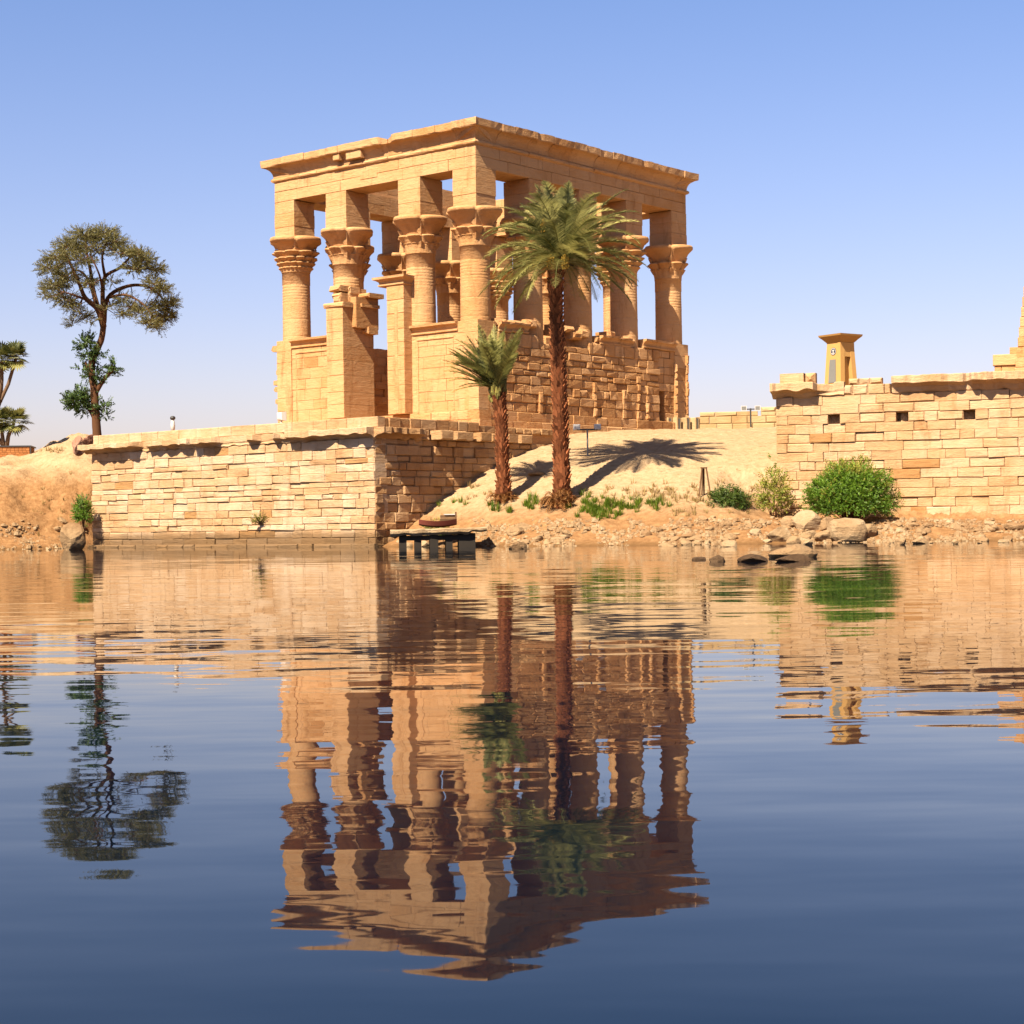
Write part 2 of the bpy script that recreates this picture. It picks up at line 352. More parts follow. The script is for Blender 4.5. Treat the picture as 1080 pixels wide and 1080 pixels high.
# ------------------------------------------------------------------ masonry
def masonry(mb, o, e, n, L, z0, z1, D=.8, ch=.45, bl=(.7, 1.6), jit=.02, cham=.02, jv=.008, seed=1, holes=(), hj=.15, skip=None, gap=.006, tone=(0.08, 1.0)):
    """wall of dressed blocks; o lower outer corner, e along, n outward"""
    rd = random.Random(seed); o, e, n = Vector(o), Vector(e), Vector(n); z = z0
    nc = max(1, round((z1 - z0) / ch)); hts = [1 + (rd.random() - .5) * 2 * hj for _ in range(nc)]; k = (z1 - z0) / sum(hts)
    for ci in range(nc):
        h = hts[ci] * k; s = 0.0; first = True
        hl = [hh for hh in holes if hh[2] == ci]
        while s < L - 1e-4:
            b = rd.uniform(*bl) * (rd.uniform(.45, .9) if first else 1.0); first = False
            e1 = min(L, s + b)
            if L - e1 < bl[0] * .5: e1 = L
            for (a0, a1, _) in hl:
                if s < a0 < e1: e1 = a0
                elif abs(s - a0) < 1e-4: e1 = a1
            isho = any(abs(s - a0) < 1e-4 for (a0, a1, _) in hl)
            mid = (s + e1) / 2
            j = (rd.random() * 2 - 1) * jit; tn = rd.uniform(*tone)
            if rd.random() < .03: tn = 0.0
            dd = 0.0 if skip is None else skip(mid, (z - z0 + h / 2), rd)
            if not isho and dd is not None:
                mb.tone = tn
                mb.block(o + e * (s + gap) + n * (j - dd) + Vector((0, 0, z + gap - o.z)), e, n, e1 - s - 2 * gap, D - dd if D - dd > .1 else .1, h - 2 * gap, cham, jv, rd)
            s = e1
        z += h
def ragged_coping(mb, o, e, n, L, zt, zb, patches, seed, back=.5, lip=.28, base=.06):
    """broken cavetto coping: patches = [(s0, s1, overhang)] still standing, ragged elsewhere"""
    N = int(L / .14); rows = []
    for i in range(N + 1):
        s = L * i / N; ov = 0.0
        for a, b, w_ in patches:
            ov = max(ov, w_ * sst(a - .25, a + .2, s) * (1 - sst(b - .2, b + .25, s)))
        if ov > .02: ov *= (1 + .5 * fbm(s * 1.3, seed, 2) ) ; ov = max(ov, 0)
        ov += base * (.8 + nz(s * 2.2, seed * 3.1))
        lp = lip * (1 + .3 * nz(s * 1.7, seed, 5)); jz = .03 * nz(s * 3, seed, 9)
        if nz(s * .9, seed, 4) > .42: ov *= .35; jz -= .1
        o_ = Vector(o) + Vector(e) * s; n_ = Vector(n)
        P = lambda d, zz: o_ + n_ * d + Vector((0, 0, zz - o_.z))
        bz = zb + .12 * nz(s * 2.0, seed, 1)
        rows.append([P(-back, zt + jz), P(ov - .02, zt + jz), P(ov, zt - .03 + jz), P(ov, zt - lp), P(ov * .8, zt - lp - .03), P(ov * .35, lerp(zt - lp, bz, .35)), P(.06, lerp(zt - lp, bz, .8)), P(-.05, bz)])
    mb.tone = .6; b = len(mb.v); f0 = len(mb.f); mb.grid(rows)
    rd = random.Random(seed); t = .6; cut = 0
    nv = 7
    for i in range(N):
        if i >= cut: t = rd.uniform(.2, 1); cut = i + rd.randint(5, 11)
        for j in range(nv): mb.t[f0 + i * nv + j] = t
    n8 = len(rows[0]); mb.face(tuple(range(b, b + n8))); e_ = len(mb.v); mb.face(tuple(range(e_ - n8, e_)))
    mb.tone = .5
X1, Y1, Z1 = Vector((1, 0, 0)), Vector((0, 1, 0)), Vector((0, 0, 1))

# ------------------------------------------------------------------ quay platform (local x runs along V, local y along U)
QL, QR = 22.3, 16.0
root = empty('quay_platform', Q, TH)
tag(root, 'big pale stone quay platform rising from the water in front of the columned temple', 'quay wall')
mb = MB()
masonry(mb, (0, .02, -1.5), Y1, -X1, QL - .02, -1.5, 5.32, .9, .385, (.6, 1.9), .035, .028, .026, seed=11, gap=.005, hj=.32, skip=lambda s, h, rd: rd.choice((0,) * 14 + (.035, .05, -.03)))
mb.build('front_wall', M['quay'], root)
mb = MB()
def eros(s, h, rd): return rd.choice((0, 0, 0, .03, .05, .09)) - (.04 if rd.random() < .2 else 0)
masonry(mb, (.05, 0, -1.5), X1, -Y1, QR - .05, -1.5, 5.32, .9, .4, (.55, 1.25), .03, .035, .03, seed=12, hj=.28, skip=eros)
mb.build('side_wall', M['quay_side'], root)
mb = MB(); mb.tone = .6; mb.box((.35, .35, -1.6), (QR - .4, 0, 0), (0, QL - .4, 0), (0, 0, 7.75)); mb.build('terrace_floor', M['ruin'], root)
mb = MB()
ragged_coping(mb, (0, -.05, 5.3), Y1, -X1, QL + .5, 5.82, 5.28, [(-1, 7.0, .5), (8.2, 8.9, .45), (11.2, 17.0, .5), (17.8, 24.5, .62)], 3.3)
mb.build('broken_coping', M['quay'], root)
mb = MB()
ragged_coping(mb, (-.05, 0, 5.3), X1, -Y1, 4.0, 5.82, 5.28, [(-1, 3.3, .6)], 8.1); mb.smooth = False
for s, w_, ov in ((4.15, .95, .7), (5.5, .8, .55), (6.6, .6, .2), (7.5, .9, .42), (8.8, .9, .12), (10, .8, .25), (11.2, 1, .1)):
    mb.tone = random.Random(s).uniform(.3, 1); mb.block((s, -ov, 5.33), X1, -Y1, w_, .9 + ov, .47, .04, .02)
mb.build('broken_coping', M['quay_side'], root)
mb = MB()
masonry(mb, (.08, -.2, 5.83), Y1, -X1, QL + .1, 5.83, 6.36, .5, .53, (.8, 1.9), .02, .02, .012, seed=14)
mb.build('parapet', M['quay'], root)
mb = MB()
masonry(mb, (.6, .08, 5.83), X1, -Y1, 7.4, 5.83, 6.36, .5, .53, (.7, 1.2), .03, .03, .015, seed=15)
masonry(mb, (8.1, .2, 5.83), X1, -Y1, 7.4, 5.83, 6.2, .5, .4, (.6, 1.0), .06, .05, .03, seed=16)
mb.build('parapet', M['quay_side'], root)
mb = MB()                                      # silted footing course at the water
masonry(mb, (-.22, -.1, -1.2), Y1, -X1, QL + .2, -1.2, .16, .3, .45, (.8, 1.8), .05, .05, .03, seed=17)
mb.build('footing', M['quay'], root)

# ------------------------------------------------------------------ the columned pavilion
P0 = Vector((-1.69, 95.0, 0)); KR, KL = 20.2, 15.8
kio = empty('columned_temple_pavilion', (P0.x, P0.y, 5.5), TH)
tag(kio, 'tall roofless sandstone temple pavilion with flower-capital columns under a heavy flared cornice', 'temple')
KZ = -5.5
ZB, ZS, ZC0, ZC1, ZA0, ZA1, ZT = 7.2 + KZ, 12.1 + KZ, 16.1 + KZ, 18.15 + KZ, 20.3 + KZ, 21.5 + KZ, 22.8 + KZ
def Kp(name, mb, parent=kio, mat='kiosk'): return mb.build(name, M[mat], parent)
# podium
mb = MB()
masonry(mb, (-.35, -.35, 4.0 + KZ), X1, -Y1, KR + .7, 4.0 + KZ, 6.15 + KZ, 1.0, .54, (.7, 1.5), .05, .04, .03, seed=21, skip=eros)
masonry(mb, (-.2, -.22, 6.15 + KZ), X1, -Y1, KR + .4, 6.15 + KZ, 6.68 + KZ, 1.0, .5, (.9, 1.6), .03, .03, .02, seed=22)
masonry(mb, (-.35, -.35, 4.6 + KZ), Y1, -X1, KL + .6, 4.6 + KZ, 6.68 + KZ, 1.0, .5, (.9, 1.6), .03, .03, .02, seed=23)
masonry(mb, (-.2, -.2, 6.68 + KZ), Y1, -X1, KL + .4, 6.68 + KZ, ZB, 1.0, .5, (.9, 1.7), .025, .03, .02, seed=24)
masonry(mb, (-.08, -.12, 6.68 + KZ), X1, -Y1, KR + .2, 6.68 + KZ, ZB, 1.0, .5, (.9, 1.6), .04, .03, .02, seed=25)
mb.tone = .5; mb.box((.5, .5, 4 + KZ), (KR - 1, 0, 0), (0, KL - 1, 0), (0, 0, ZB - 4 - KZ - .01)); mb.box((KR - .6, .5, 4 + KZ), (.6, 0, 0), (0, KL - .8, 0), (0, 0, ZB - 4 - KZ - .02)); mb.box((.5, KL - .6, 4 + KZ), (KR - .8, 0, 0), (0, .6, 0), (0, 0, ZB - 4 - KZ - .03))
Kp('podium', mb, mat='ruin')

def shaft_mesh(c, seed):
    rd = random.Random(seed); prof = []; z = ZB
    top = ZC0; grooves = [ZB + 1.1 * k for k in range(1, 9)]
    zs = [ZB]; 
    zz = ZB
    while zz < top - 1.9: zz += .1; zs.append(zz)
    rad = lambda z: lerp(.87, .80, (z - ZB) / (top - ZB))
    pr = []
    for g in range(int((top - 1.5 - ZB) / 1.02)):
        a = ZB + g * 1.02
        pr += [(rad(a) - .012, a), (rad(a) - .001, a + .012), (rad(a) + .003, a + .03), (rad(a) + .003, a + .12)] + [(rad(a + q * .2) + .003, a + q * .2) for q in (1, 2, 3, 4)] + [(rad(a) + .003, a + .97), (rad(a) - .001, a + 1.0), (rad(a) - .012, a + 1.012)]
    a = pr[-1][1] + .02
    while a < top - .85:
        pr += [(rad(a) + .006, a), (rad(a) + .01, a + .02), (rad(a) + .01, a + .12), (rad(a) + .004, a + .14), (rad(a) - .008, a + .155)]; a += .17
    pr += [(rad(a) + .01, a + .02), (rad(a) + .01, top + .05)]
    z1 = a
    def fn(th, r, z): return r + (.016 * abs(math.sin(14 * th)) if z > z1 else .006 * nz(th * 2, z * 2, seed))
    m = MB(); m.smooth = True; m.tone = rd.uniform(.4, .75); m.lathe(c, pr, 56, fn); return m
def capital_mesh(c, kind, seed):
    m = MB(); m.smooth = True; rd = random.Random(seed); m.tone = rd.uniform(.35, .7); H = ZC1 - ZC0; r0 = .83; n = 96
    def quat(th, A): return 1 - A * (1 - abs(math.cos(2 * th)) ** .45)
    def tier(z0, z1, ra, rb, lobes, amp, ph=0.0, pw_=1.8, q=False, rim=.09):
        prof = []; 
        for k in range(9):
            t = k / 8; prof.append((lerp(ra, rb, t ** pw_), lerp(z0, z1 - rim, t)))
        prof += [(rb + .035, z1 - rim * .8), (rb + .045, z1 - rim * .4), (rb + .01, z1), (rb * .8, z1 + .004)]
        def fn(th, r, z):
            t = max(0, min(1, (z - z0) / (z1 - z0)))
            a = amp * t ** 1.2
            if q: return r * quat(th, a)
            return r * (1 - a * (1 - abs(math.cos(lobes * .5 * (th + ph))) ** .5))
        m.lathe(c, prof, n, fn)
    if kind == 0:      # tiers of small leaves below a four-lobed bell
        tier(ZC0, ZC0 + .16 * H, r0 + .02, 1.0, 24, .1)
        tier(ZC0 + .08 * H, ZC0 + .29 * H, r0 + .03, 1.13, 16, .15, .1)
        tier(ZC0 + .2 * H, ZC0 + .43 * H, .88, 1.27, 12, .2)
        tier(ZC0 + .32 * H, ZC0 + .6 * H, .9, 1.4, 8, .26, .2)
        tier(ZC0 + .4 * H, ZC1, .88, 1.62, 4, .24, q=True, pw_=2.4, rim=.24)
    else:              # two rings of open flowers
        tier(ZC0, ZC0 + .3 * H, r0 + .02, .98, 16, .1, rim=.05)
        tier(ZC0, ZC0 + .5 * H, r0 - .02, 1.26, 8, .24, PI / 8 if kind == 2 else 0, rim=.11, pw_=2.3)
        tier(ZC0 + .4 * H, ZC1, .92, 1.62, 4, .25, q=True, pw_=1.9, rim=.22)
    for k in range(4):  # flower buds in the creases between the lobes
        th = PI / 4 + k * PI / 2
        for (zz, rr, hh, ww) in ((.44, 1.1, .5, .3), (.64, 1.2, .45, .24), (.16, .98, .34, .22)):
            zc = ZC0 + zz * H; d = Vector((math.cos(th), math.sin(th), 0)); e = Vector((-d.y, d.x, 0)); p = Vector((c[0], c[1], zc)) + d * (rr - .1)
            m.smooth = False
            tip = p + d * .26 + Z1 * hh; b0 = p + d * .05
            m.tri(b0, p + e * ww + Z1 * hh * .75, tip); m.tri(b0, tip, p - e * ww + Z1 * hh * .75); m.tri(p + e * ww + Z1 * hh * .75, p + Z1 * hh * 1.1, tip); m.tri(p - e * ww + Z1 * hh * .75, tip, p + Z1 * hh * 1.1)
            m.smooth = True
    return m
def pier_mesh(x0, x1, y0, y1, seed):
    m = MB(); z = ZC1; rd = random.Random(seed); hs_ = [.72, .8, .63]; rd.shuffle(hs_)
    for h in hs_:
        m.tone = rd.uniform(.35, .9); j = rd.uniform(-.012, .012); ch = .018
        h2 = h * (ZA0 - ZC1) / sum(hs_)
        a, b, c_, d = x0 - j, x1 + j, y0 - j, y1 + j
        lay = [(0.0, ch), (ch, 0), (h2 - ch, 0), (h2 - .002, ch)]
        b0 = len(m.v)
        for zz, s in lay: m.v += [(a + s, c_ + s, z + zz), (b - s, c_ + s, z + zz), (b - s, d - s, z + zz), (a + s, d - s, z + zz)]
        for k in range(3):
            for i in range(4): m.face((b0 + k * 4 + i, b0 + k * 4 + (i + 1) % 4, b0 + k * 4 + 4 + (i + 1) % 4, b0 + k * 4 + 4 + i))
        m.face((b0, b0 + 1, b0 + 2, b0 + 3)); m.face((b0 + 12, b0 + 13, b0 + 14, b0 + 15)); z += h2
    return m
DP = 1.85    # depth of piers and entablature
ca = [.85, 5.4, 10.0, 14.6, 19.35]; cb = [.83, 4.9, 10.66, 14.98]
cols = [(x, .87) for x in ca] + [(x, KL - .87) for x in ca] + [(.87, cb[1]), (.87, cb[2]), (KR - .87, cb[1]), (KR - .87, cb[2])]
kinds = [1, 2, 1, 0, 2, 0, 1, 2, 1, 0, 2, 1, 0, 1]
for i, (x, y) in enumerate(cols):
    ce = empty('column', (x, y, ZB)); ce.parent = kio
    def loc(m): m.v = [(a - x, b - y, c - ZB) for a, b, c in m.v]; return m
    Kp('shaft', loc(shaft_mesh((x, y), 100 + i)), ce); Kp('capital', loc(capital_mesh((x, y), kinds[i], 200 + i)), ce)
    if i < 10:
        w_ = .82; x0, x1 = x - w_, x + w_
        if i in (0, 5): x0 = .0; x1 = 1.66
        if i in (4, 9): x1 = KR; x0 = KR - 1.66
        y0, y1 = (0, DP) if i < 5 else (KL - DP, KL)
        if i in (0, 4): y1 = 1.66
        if i in (5, 9): y0 = KL - 1.66
    else:
        y0, y1 = y - .83, y + .83; x0, x1 = (0, DP) if i < 12 else (KR - DP, KR)
    Kp('abacus_pier', loc(pier_mesh(x0, x1, y0, y1, 300 + i)), ce)
# architrave: two courses round the four sides
mb = MB()
for zz0, zz1, sd_ in ((ZA0, ZA0 + .62, 1), (ZA0 + .622, ZA1, 2)):
    bl = (3.4, 5.2) if sd_ == 1 else (1.6, 3.2)
    masonry(mb, (0, 0, zz0), Y1, -X1, KL, zz0, zz1, DP - .1, 1.2, bl, .008, .014, .006, seed=41 + sd_, tone=(.4, .9))
    masonry(mb, (0.02, 0, zz0), X1, -Y1, KR - .04, zz0, zz1, DP - .1, 1.2, bl, .008, .014, .006, seed=51 + sd_, tone=(.4, .9))
    masonry(mb, (KR, .02, zz0), Y1, X1, KL - .04, zz0, zz1, DP - .1, 1.2, bl, .008, .014, .006, seed=61 + sd_)
    masonry(mb, (0.02, KL, zz0), X1, Y1, KR - .04, zz0, zz1, DP - .1, 1.2, bl, .008, .014, .006, seed=71 + sd_)
mb.tone = .6
mb.block((-.03, 7.3, ZA0 + .42), Y1, -X1, 1.35, .3, .52, .02)          # repair slab
Kp('architrave', mb)
# flared cornice with torus, in blocks
def sweep(mb, prof, o, e, n, s0, s1, blk, seed, m0, m1, jit=.02, rag=.02, thick=1.6, notch=()):
    """prof = [(out, z)] ; mitre at the ends m0/m1"""
    rd = random.Random(seed); s = s0; o, e, n = Vector(o), Vector(e), Vector(n)
    while s < s1 - 1e-3:
        q = min(s1, s + rd.uniform(*blk))
        if s1 - q < blk[0] * .6: q = s1
        mb.tone = rd.uniform(.3, .95); j = rd.uniform(-jit, jit); jz = rd.uniform(-jit, jit) * .6
        nn = max(2, int((q - s) / .3)); rows = []
        for k in range(nn + 1):
            ss = lerp(s + .006, q - .006, k / nn); row = []
            cutn = max([0] + [d * (1 - sst(w_ * .4, w_, abs(ss - c))) for c, w_, d in notch])
            for i, (po, pz) in enumerate(prof):
                f = po / prof[-1][0] if prof[-1][0] else 0
                oo = po + j * f + rag * nz(ss * 2.3, seed, i * .7) * f; zz = pz + jz
                if f > .75: oo -= cutn; zz += rag * .8 * nz(ss * 3.1, seed + 5, 2) - cutn * .25 * (1 if i == len(prof) - 1 else 0)
                sx = ss
                if m0 and s == s0 and k == 0: sx = s0 - po
                if m1 and q == s1 and k == nn: sx = s1 + po
                row.append(o + e * sx + n * oo + Vector((0, 0, zz - o.z)))
            inn = -thick; a = row[-1]; b_ = row[0]
            sx = ss
            row.append(o + e * sx + n * inn + Vector((0, 0, a.z - o.z))); row.append(o + e * sx + n * inn + Vector((0, 0, b_.z - o.z)))
            rows.append(row)
        b0 = len(mb.v); mb.grid(rows, cv=True); L = len(rows[0])
        mb.face(tuple(range(b0, b0 + L))); e_ = len(mb.v); mb.face(tuple(range(e_ - L, e_)))
        s = q
tor = [(0.0, ZA1 - .02)] + [(.15 * math.sin(PI * t / 6), ZA1 + .125 - .125 * math.cos(PI * t / 6)) for t in range(1, 6)] + [(.03, ZA1 + .25)]
cav = [(.03, ZA1 + .252)] + [(.03 + .5 * (1 - math.cos(PI / 2 * t / 7)), ZA1 + .25 + .62 * math.sin(PI / 2 * t / 7)) for t in range(1, 8)] + [(.56, ZT - .38), (.575, ZT - .02)]
mb = MB()
sides = [((0, 0, ZA1), Y1, -X1, KL, 1), ((0, 0, ZA1), X1, -Y1, KR, 2), ((KR, 0, ZA1), Y1, X1, KL, 3), ((0, KL, ZA1), X1, Y1, KR, 4)]
for o, e, n, L, sd_ in sides: sweep(mb, tor, o, e, n, 0, L, (1.2, 2.4), sd_ * 7, True, True, .008, .008, 1.5)
for f in range(len(mb.f)): mb.sm[f] = False
Kp('torus_moulding', mb)
mb = MB()
for o, e, n, L, sd_ in sides:
    sweep(mb, cav, o, e, n, 0, L, (1.0, 1.9), sd_ * 13, True, True, .03, .035, 1.5, notch=((6.2, .3, .45), (10.9, .12, .2), (2.2, .1, .08)) if sd_ == 1 else ((5, .3, .08), (11, .2, .1), (15, .2, .08)))
mb.tone = .8; mb.block((-.42, 8.2, ZA1 + .4), Y1, -X1, 1.2, .4, .5, .02); mb.tone = .7; mb.block((-.46, 9.9, ZA1 + .5), Y1, -X1, .5, .4, .36, .03)
Kp('cornice', mb)

scav = lambda z: [(.0, z - .55), (.09, z - .52), (.09, z - .44), (.02, z - .42), (.05, z - .3), (.13, z - .2), (.26, z - .14), (.28, z - .02)]
def screen(o, e, n, L, seed, frame=True, top=ZS, rough=0.0, ends=(0, 0)):
    m = MB(); o = Vector(o)
    sk = None if rough == 0 else eros
    masonry(m, o, e, n, L, ZB, top - .55, .95, .62, (.9, 1.7), .006 + rough, .012 + rough * .3, .004 + rough * .3, seed=seed, skip=sk, tone=(.45, .8))
    m.tone = .6; sweep(m, scav(top), o, e, n, 0, L, (1.0, 2.2), seed, False, False, .012, .02, .95)
    if frame:     # raised torus frame round the sunk panel
        zt = top - .95
        for s0 in (.32, L - .44):
            m.tone = .7; m.block(o + Vector(e) * s0 + Vector(n) * .05 + Z1 * (ZB + .05 - o.z), e, n, .12, .2, zt - ZB, .03)
        m.block(o + Vector(e) * .32 + Vector(n) * .052 + Z1 * (zt + .06 - o.z), e, n, L - .64, .2, .13, .03)
    return m
# front (photographed left) side: two screens and the doorway
Kp('screen_wall', screen((.06, 1.45, ZB), Y1, -X1, 3.4, 401))
Kp('screen_wall', screen((.06, 10.96, ZB), Y1, -X1, 3.6, 402))
for y0, L_, zt, sd_ in ((-.0, 1.45, ZS - .02, 1), (14.56, 1.24, ZS - .02, 2)):     # plain corner strips
    mb = MB(); masonry(mb, (0, y0, ZB), Y1, -X1, L_, ZB, zt, 1.3, .75, (3, 4), .006, .014, .005, seed=410 + sd_, tone=(.45, .9)); Kp('corner_pilaster', mb)
for x0, L_ in ((1.3, .25), (KR - 1.5, 1.5)):
    mb = MB(); masonry(mb, (x0, 0, ZB), X1, -Y1, L_, ZB, ZS - .02, 1.3, .75, (3, 4), .006, .014, .005, seed=int(415 + x0), tone=(.45, .9)); Kp('corner_pilaster', mb)
def jamb(y0, y1, ztop, seed, ruined):
    m = MB(); rd = random.Random(seed)
    masonry(m, (-.62, y0, ZB), Y1, -X1, y1 - y0, ZB, ztop - (.55 if not ruined else .9), 2.5, .8, (3, 4), .006, .014, .005, seed=seed, tone=(.5, .95))
    if not ruined:
        m.tone = .6
        prof = [(.0, ztop - .55), (.08, ztop - .5), (.08, ztop - .42), (.01, ztop - .4), (.05, ztop - .28), (.16, ztop - .2), (.3, ztop - .15), (.32, ztop - .02)]
        sweep(m, prof, (-.62, y0, ztop), Y1, -X1, 0, y1 - y0 + .5, (3, 4), seed, True, True, .005, .015, 2.4)
        m.block((-.645, y0 + .45, ZB), Y1, -X1, .3, .2, ztop - 1.6 - ZB, .03)
    else:
        for k in range(9):
            m.tone = rd.uniform(.4, 1); s = rd.uniform(.5, .95); zz = ztop - .9 + .32 * (k // 3) + rd.uniform(-.05, .05)
            m.block((-.62 + (k % 3) * .75 - rd.uniform(-.1, .12), y0 + rd.uniform(-.08, .4), zz), Y1, -X1, s, .85, rd.uniform(.28, .42), .09, .05, rd)
        m.tone = .3; m.block((.15, y0 - .3, ztop - 2.3), Y1, -X1, 1.2, 1.85, 1.76, .05, .02); m.tone = .35; m.block((.85, y0 - .62, ztop - .53), Y1, -X1, 1.5, 1.3, .26, .06, .03)
        m.tone = .5; m.block((.5, y0 - .42, ztop - 1.1), Y1, -X1, 1.2, 1.5, .2, .05, .03, rd); m.block((.9, y0 - .36, ztop - 2.6), Y1, -X1, 1.0, 1.0, .4, .1, .05, rd)
        m.tone = .8; m.block((-.7, y0 - .1, ztop - 1.15), Y1, -X1, y1 - y0 + .25, .8, .28, .06, .04, rd)
    return m
Kp('door_jamb', jamb(4.85, 6.15, 14.9 + KZ, 421, False)); Kp('door_jamb', jamb(9.6, 10.95, 14.7 + KZ, 422, True))
# long right-hand side: weathered screens with pilasters and a little side door
def eros2(s, h, rd):
    k = fbm(s * .55, h * .7, 4.4)
    return .02 + .07 * max(0, k) + rd.choice((0, 0, 0, .02, .05)) - (.03 if rd.random() < .15 else 0)
mb = MB()
HD = ZB - ZB
masonry(mb, (1.55, -.1, ZB), X1, -Y1, 16.95 - 1.56, ZB, ZB + 3.6, 1.0, .47, (.5, 1.35), .012, .05, .03, seed=431, hj=.25, skip=eros2)
for i in range(4):
    x0 = 1.55 if i == 0 else ca[i] - .2; x1 = ca[i + 1] - .2 if i < 3 else 16.95
    masonry(mb, (x0, -.09, ZB + 3.6), X1, -Y1, x1 - x0 - .01, ZB + 3.6, ZS - (.55 if i != 1 else .95), 1.0, .5, (.55, 1.25), .015, .05, .03, seed=441 + i, skip=eros2)
masonry(mb, (16.95, .05, ZB + 1.85), X1, -Y1, KR - 1.5 - 16.95, ZB + 1.85, ZS - .55, 1.0, .5, (.55, 1.0), .03, .03, .02, seed=436)
masonry(mb, (17.6, .05, ZB), X1, -Y1, KR - 1.5 - 17.6, ZB, ZB + 1.85, 1.0, .5, (.55, 1.0), .03, .03, .02, seed=437)
Kp('ruined_screen_wall', mb, mat='ruin')
for k, (x0, zt, L_, bl, q) in enumerate(((15.3, ZS, 3.4, (1.2, 2.0), .03), (1.7, ZS, 2.6, (.7, 1.2), .06), (10.9, ZS - .05, 3.1, (.7, 1.4), .07))):
    mb = MB(); mb.tone = .6; sweep(mb, scav(zt), (x0, .0, ZS), X1, -Y1, 0, L_, bl, 5 + k, False, False, q, q, .9); Kp('broken_wall_cap', mb, mat='ruin')
rd = random.Random(9)
for k in range(18):
    s = rd.choice((rd.uniform(1.5, 4.6), rd.uniform(5.2, 9.4), rd.uniform(10, 14))); mb = MB(); mb.tone = rd.uniform(.3, 1)
    mb.block((s, rd.uniform(-.16, .1), ZS - rd.uniform(.1, .6)), X1, -Y1, rd.uniform(.5, 1.0), .8, rd.uniform(.28, .5), .09, .06, rd); Kp('broken_top_stone', mb, mat='ruin')
for k, (s, z0, h, r) in enumerate(((5.2, 0, 1.2, .3), (7.0, 0, 1.5, .3), (10.3, 0, 2.0, .32), (13.2, 0, 1.7, .34), (14.7, 0, 2.6, .4), (15.6, 0, 2.1, .34), (18.72, 0, 3.6, .2), (19.95, 0, 4.2, .22))):
    mb = MB(); masonry(mb, (s - r / 2, -.16, ZB + z0), X1, -Y1, r, ZB + z0, ZB + z0 + h, .5, .5, (2, 3), .03, .06, .035, seed=500 + k, hj=.3); Kp('pilaster_stump', mb, mat='ruin')
mb = MB(); mb.tone = .2; mb.box((16.8, .85, ZB + .02), (1.0, 0, 0), (0, .1, 0), (0, 0, 1.9)); Kp('doorway_shade_sheet', mb, mat='dark')  # dark sheet across the opening, its colour standing for the doorway's shade
# far sides
mb = MB()
for i in range(4):
    masonry(mb, (ca[i] + .1, KL - .05, ZB), X1, Y1, ca[i + 1] - ca[i] - .15, ZB, ZS - .55, .95, .5, (.55, 1.2), .07, .05, .04, seed=441 + i, skip=lambda s, h, rd: rd.choice((0, 0, .1, -.12)))
    mb.tone = .5; sweep(mb, scav(ZS), (ca[i] + .1, KL - .05, ZS), X1, Y1, 0, ca[i + 1] - ca[i] - .15, (.8, 1.8), 50 + i, False, False, .04, .05, .95)
rd = random.Random(77)
for zz, o_, h in ((11.5, .8, .35), (10.7, .4, .3), (10.1, .35, .3), (9.5, .75, .28), (9.1, .55, .3), (8.4, .7, .26)):   # stumps of the torn-off facing
    mb.tone = .5; b = len(mb.v); mb.block((.2, KL + o_, zz + KZ), X1, Y1, .9, o_ + .8, h, .12, .1, rd)
Kp('rear_screen_wall', mb, mat='ruin')
mb = MB()
for i, (a, b) in enumerate(((1.5, 4.7), (11.1, 14.4))):
    masonry(mb, (KR - .05, a, ZB), Y1, X1, b - a, ZB, ZS - .55, .95, .6, (.8, 1.5), .01, .015, .01, seed=451 + i)
    mb.tone = .5; sweep(mb, scav(ZS), (KR - .05, a, ZS), Y1, X1, 0, b - a, (1, 2), 60 + i, False, False, .01, .02, .95)
for a in (4.7, 9.9):
    masonry(mb, (KR + .4, a, ZB), Y1, X1, 1.2, ZB, 13.2 + KZ, 2.2, .8, (3, 4), .01, .015, .01, seed=int(460 + a))
for a, b in ((0, 1.5), (14.4, KL)):
    masonry(mb, (KR, a + .02, ZB), Y1, X1, b - a - .04, ZB, ZS - .02, 1.2, .75, (3, 4), .006, .014, .005, seed=int(470 + a))
masonry(mb, (KR - .1, 5.9, ZB), Y1, X1, 4.0, ZB, ZB + 3.4, .8, .42, (.5, 1.0), .05, .04, .03, seed=480)
Kp('far_end_wall', mb, mat='ruin')

# ------------------------------------------------------------------ right-hand wall
rw = empty('temple_enclosure_wall', W0, WA)
tag(rw, 'pale stone enclosure wall with three square drain holes and a broken overhanging coping', 'wall')
# local: x along the wall, -y towards the water
def ws(px, py=470):
    r = ray(px, py); p = W0 - Vector((0, 0, HC))
    s = (r.x * W0.y - W0.x) / (WE.x - r.x * WE.y); return s
RL = 40.0; ZR0, ZR1 = .2, 7.05
nc = 15; RCH = (ZR1 - ZR0) / nc
holes = [(ws(880) - .29, ws(880) + .29, 12), (ws(952) - .29, ws(952) + .29, 12), (ws(1023) - .27, ws(1023) + .27, 12)]
mb = MB(); masonry(mb, (0, 0, ZR0), X1, -Y1, RL, ZR0, ZR1, .75, RCH, (.6, 1.9), .035, .026, .026, skip=lambda s, h, rd: rd.choice((0,) * 14 + (.04, -.035)), seed=31, gap=.005, holes=holes, hj=.0)
mb.build('wall_face', M['rwall'], rw)
mb = MB(); mb.tone = .3; mb.box((.1, .76, 0), (RL - .2, 0, 0), (0, .5, 0), (0, 0, 7.4))
masonry(mb, (0, .8, ZR0), Y1, -X1, 14, ZR0, ZR1, .7, RCH, (.7, 1.6), .025, .018, .012, seed=33, hj=0); mb.build('return_wall', M['rwall'], rw)
mb = MB()
a1 = ws(884, 420); b0 = ws(941, 410)
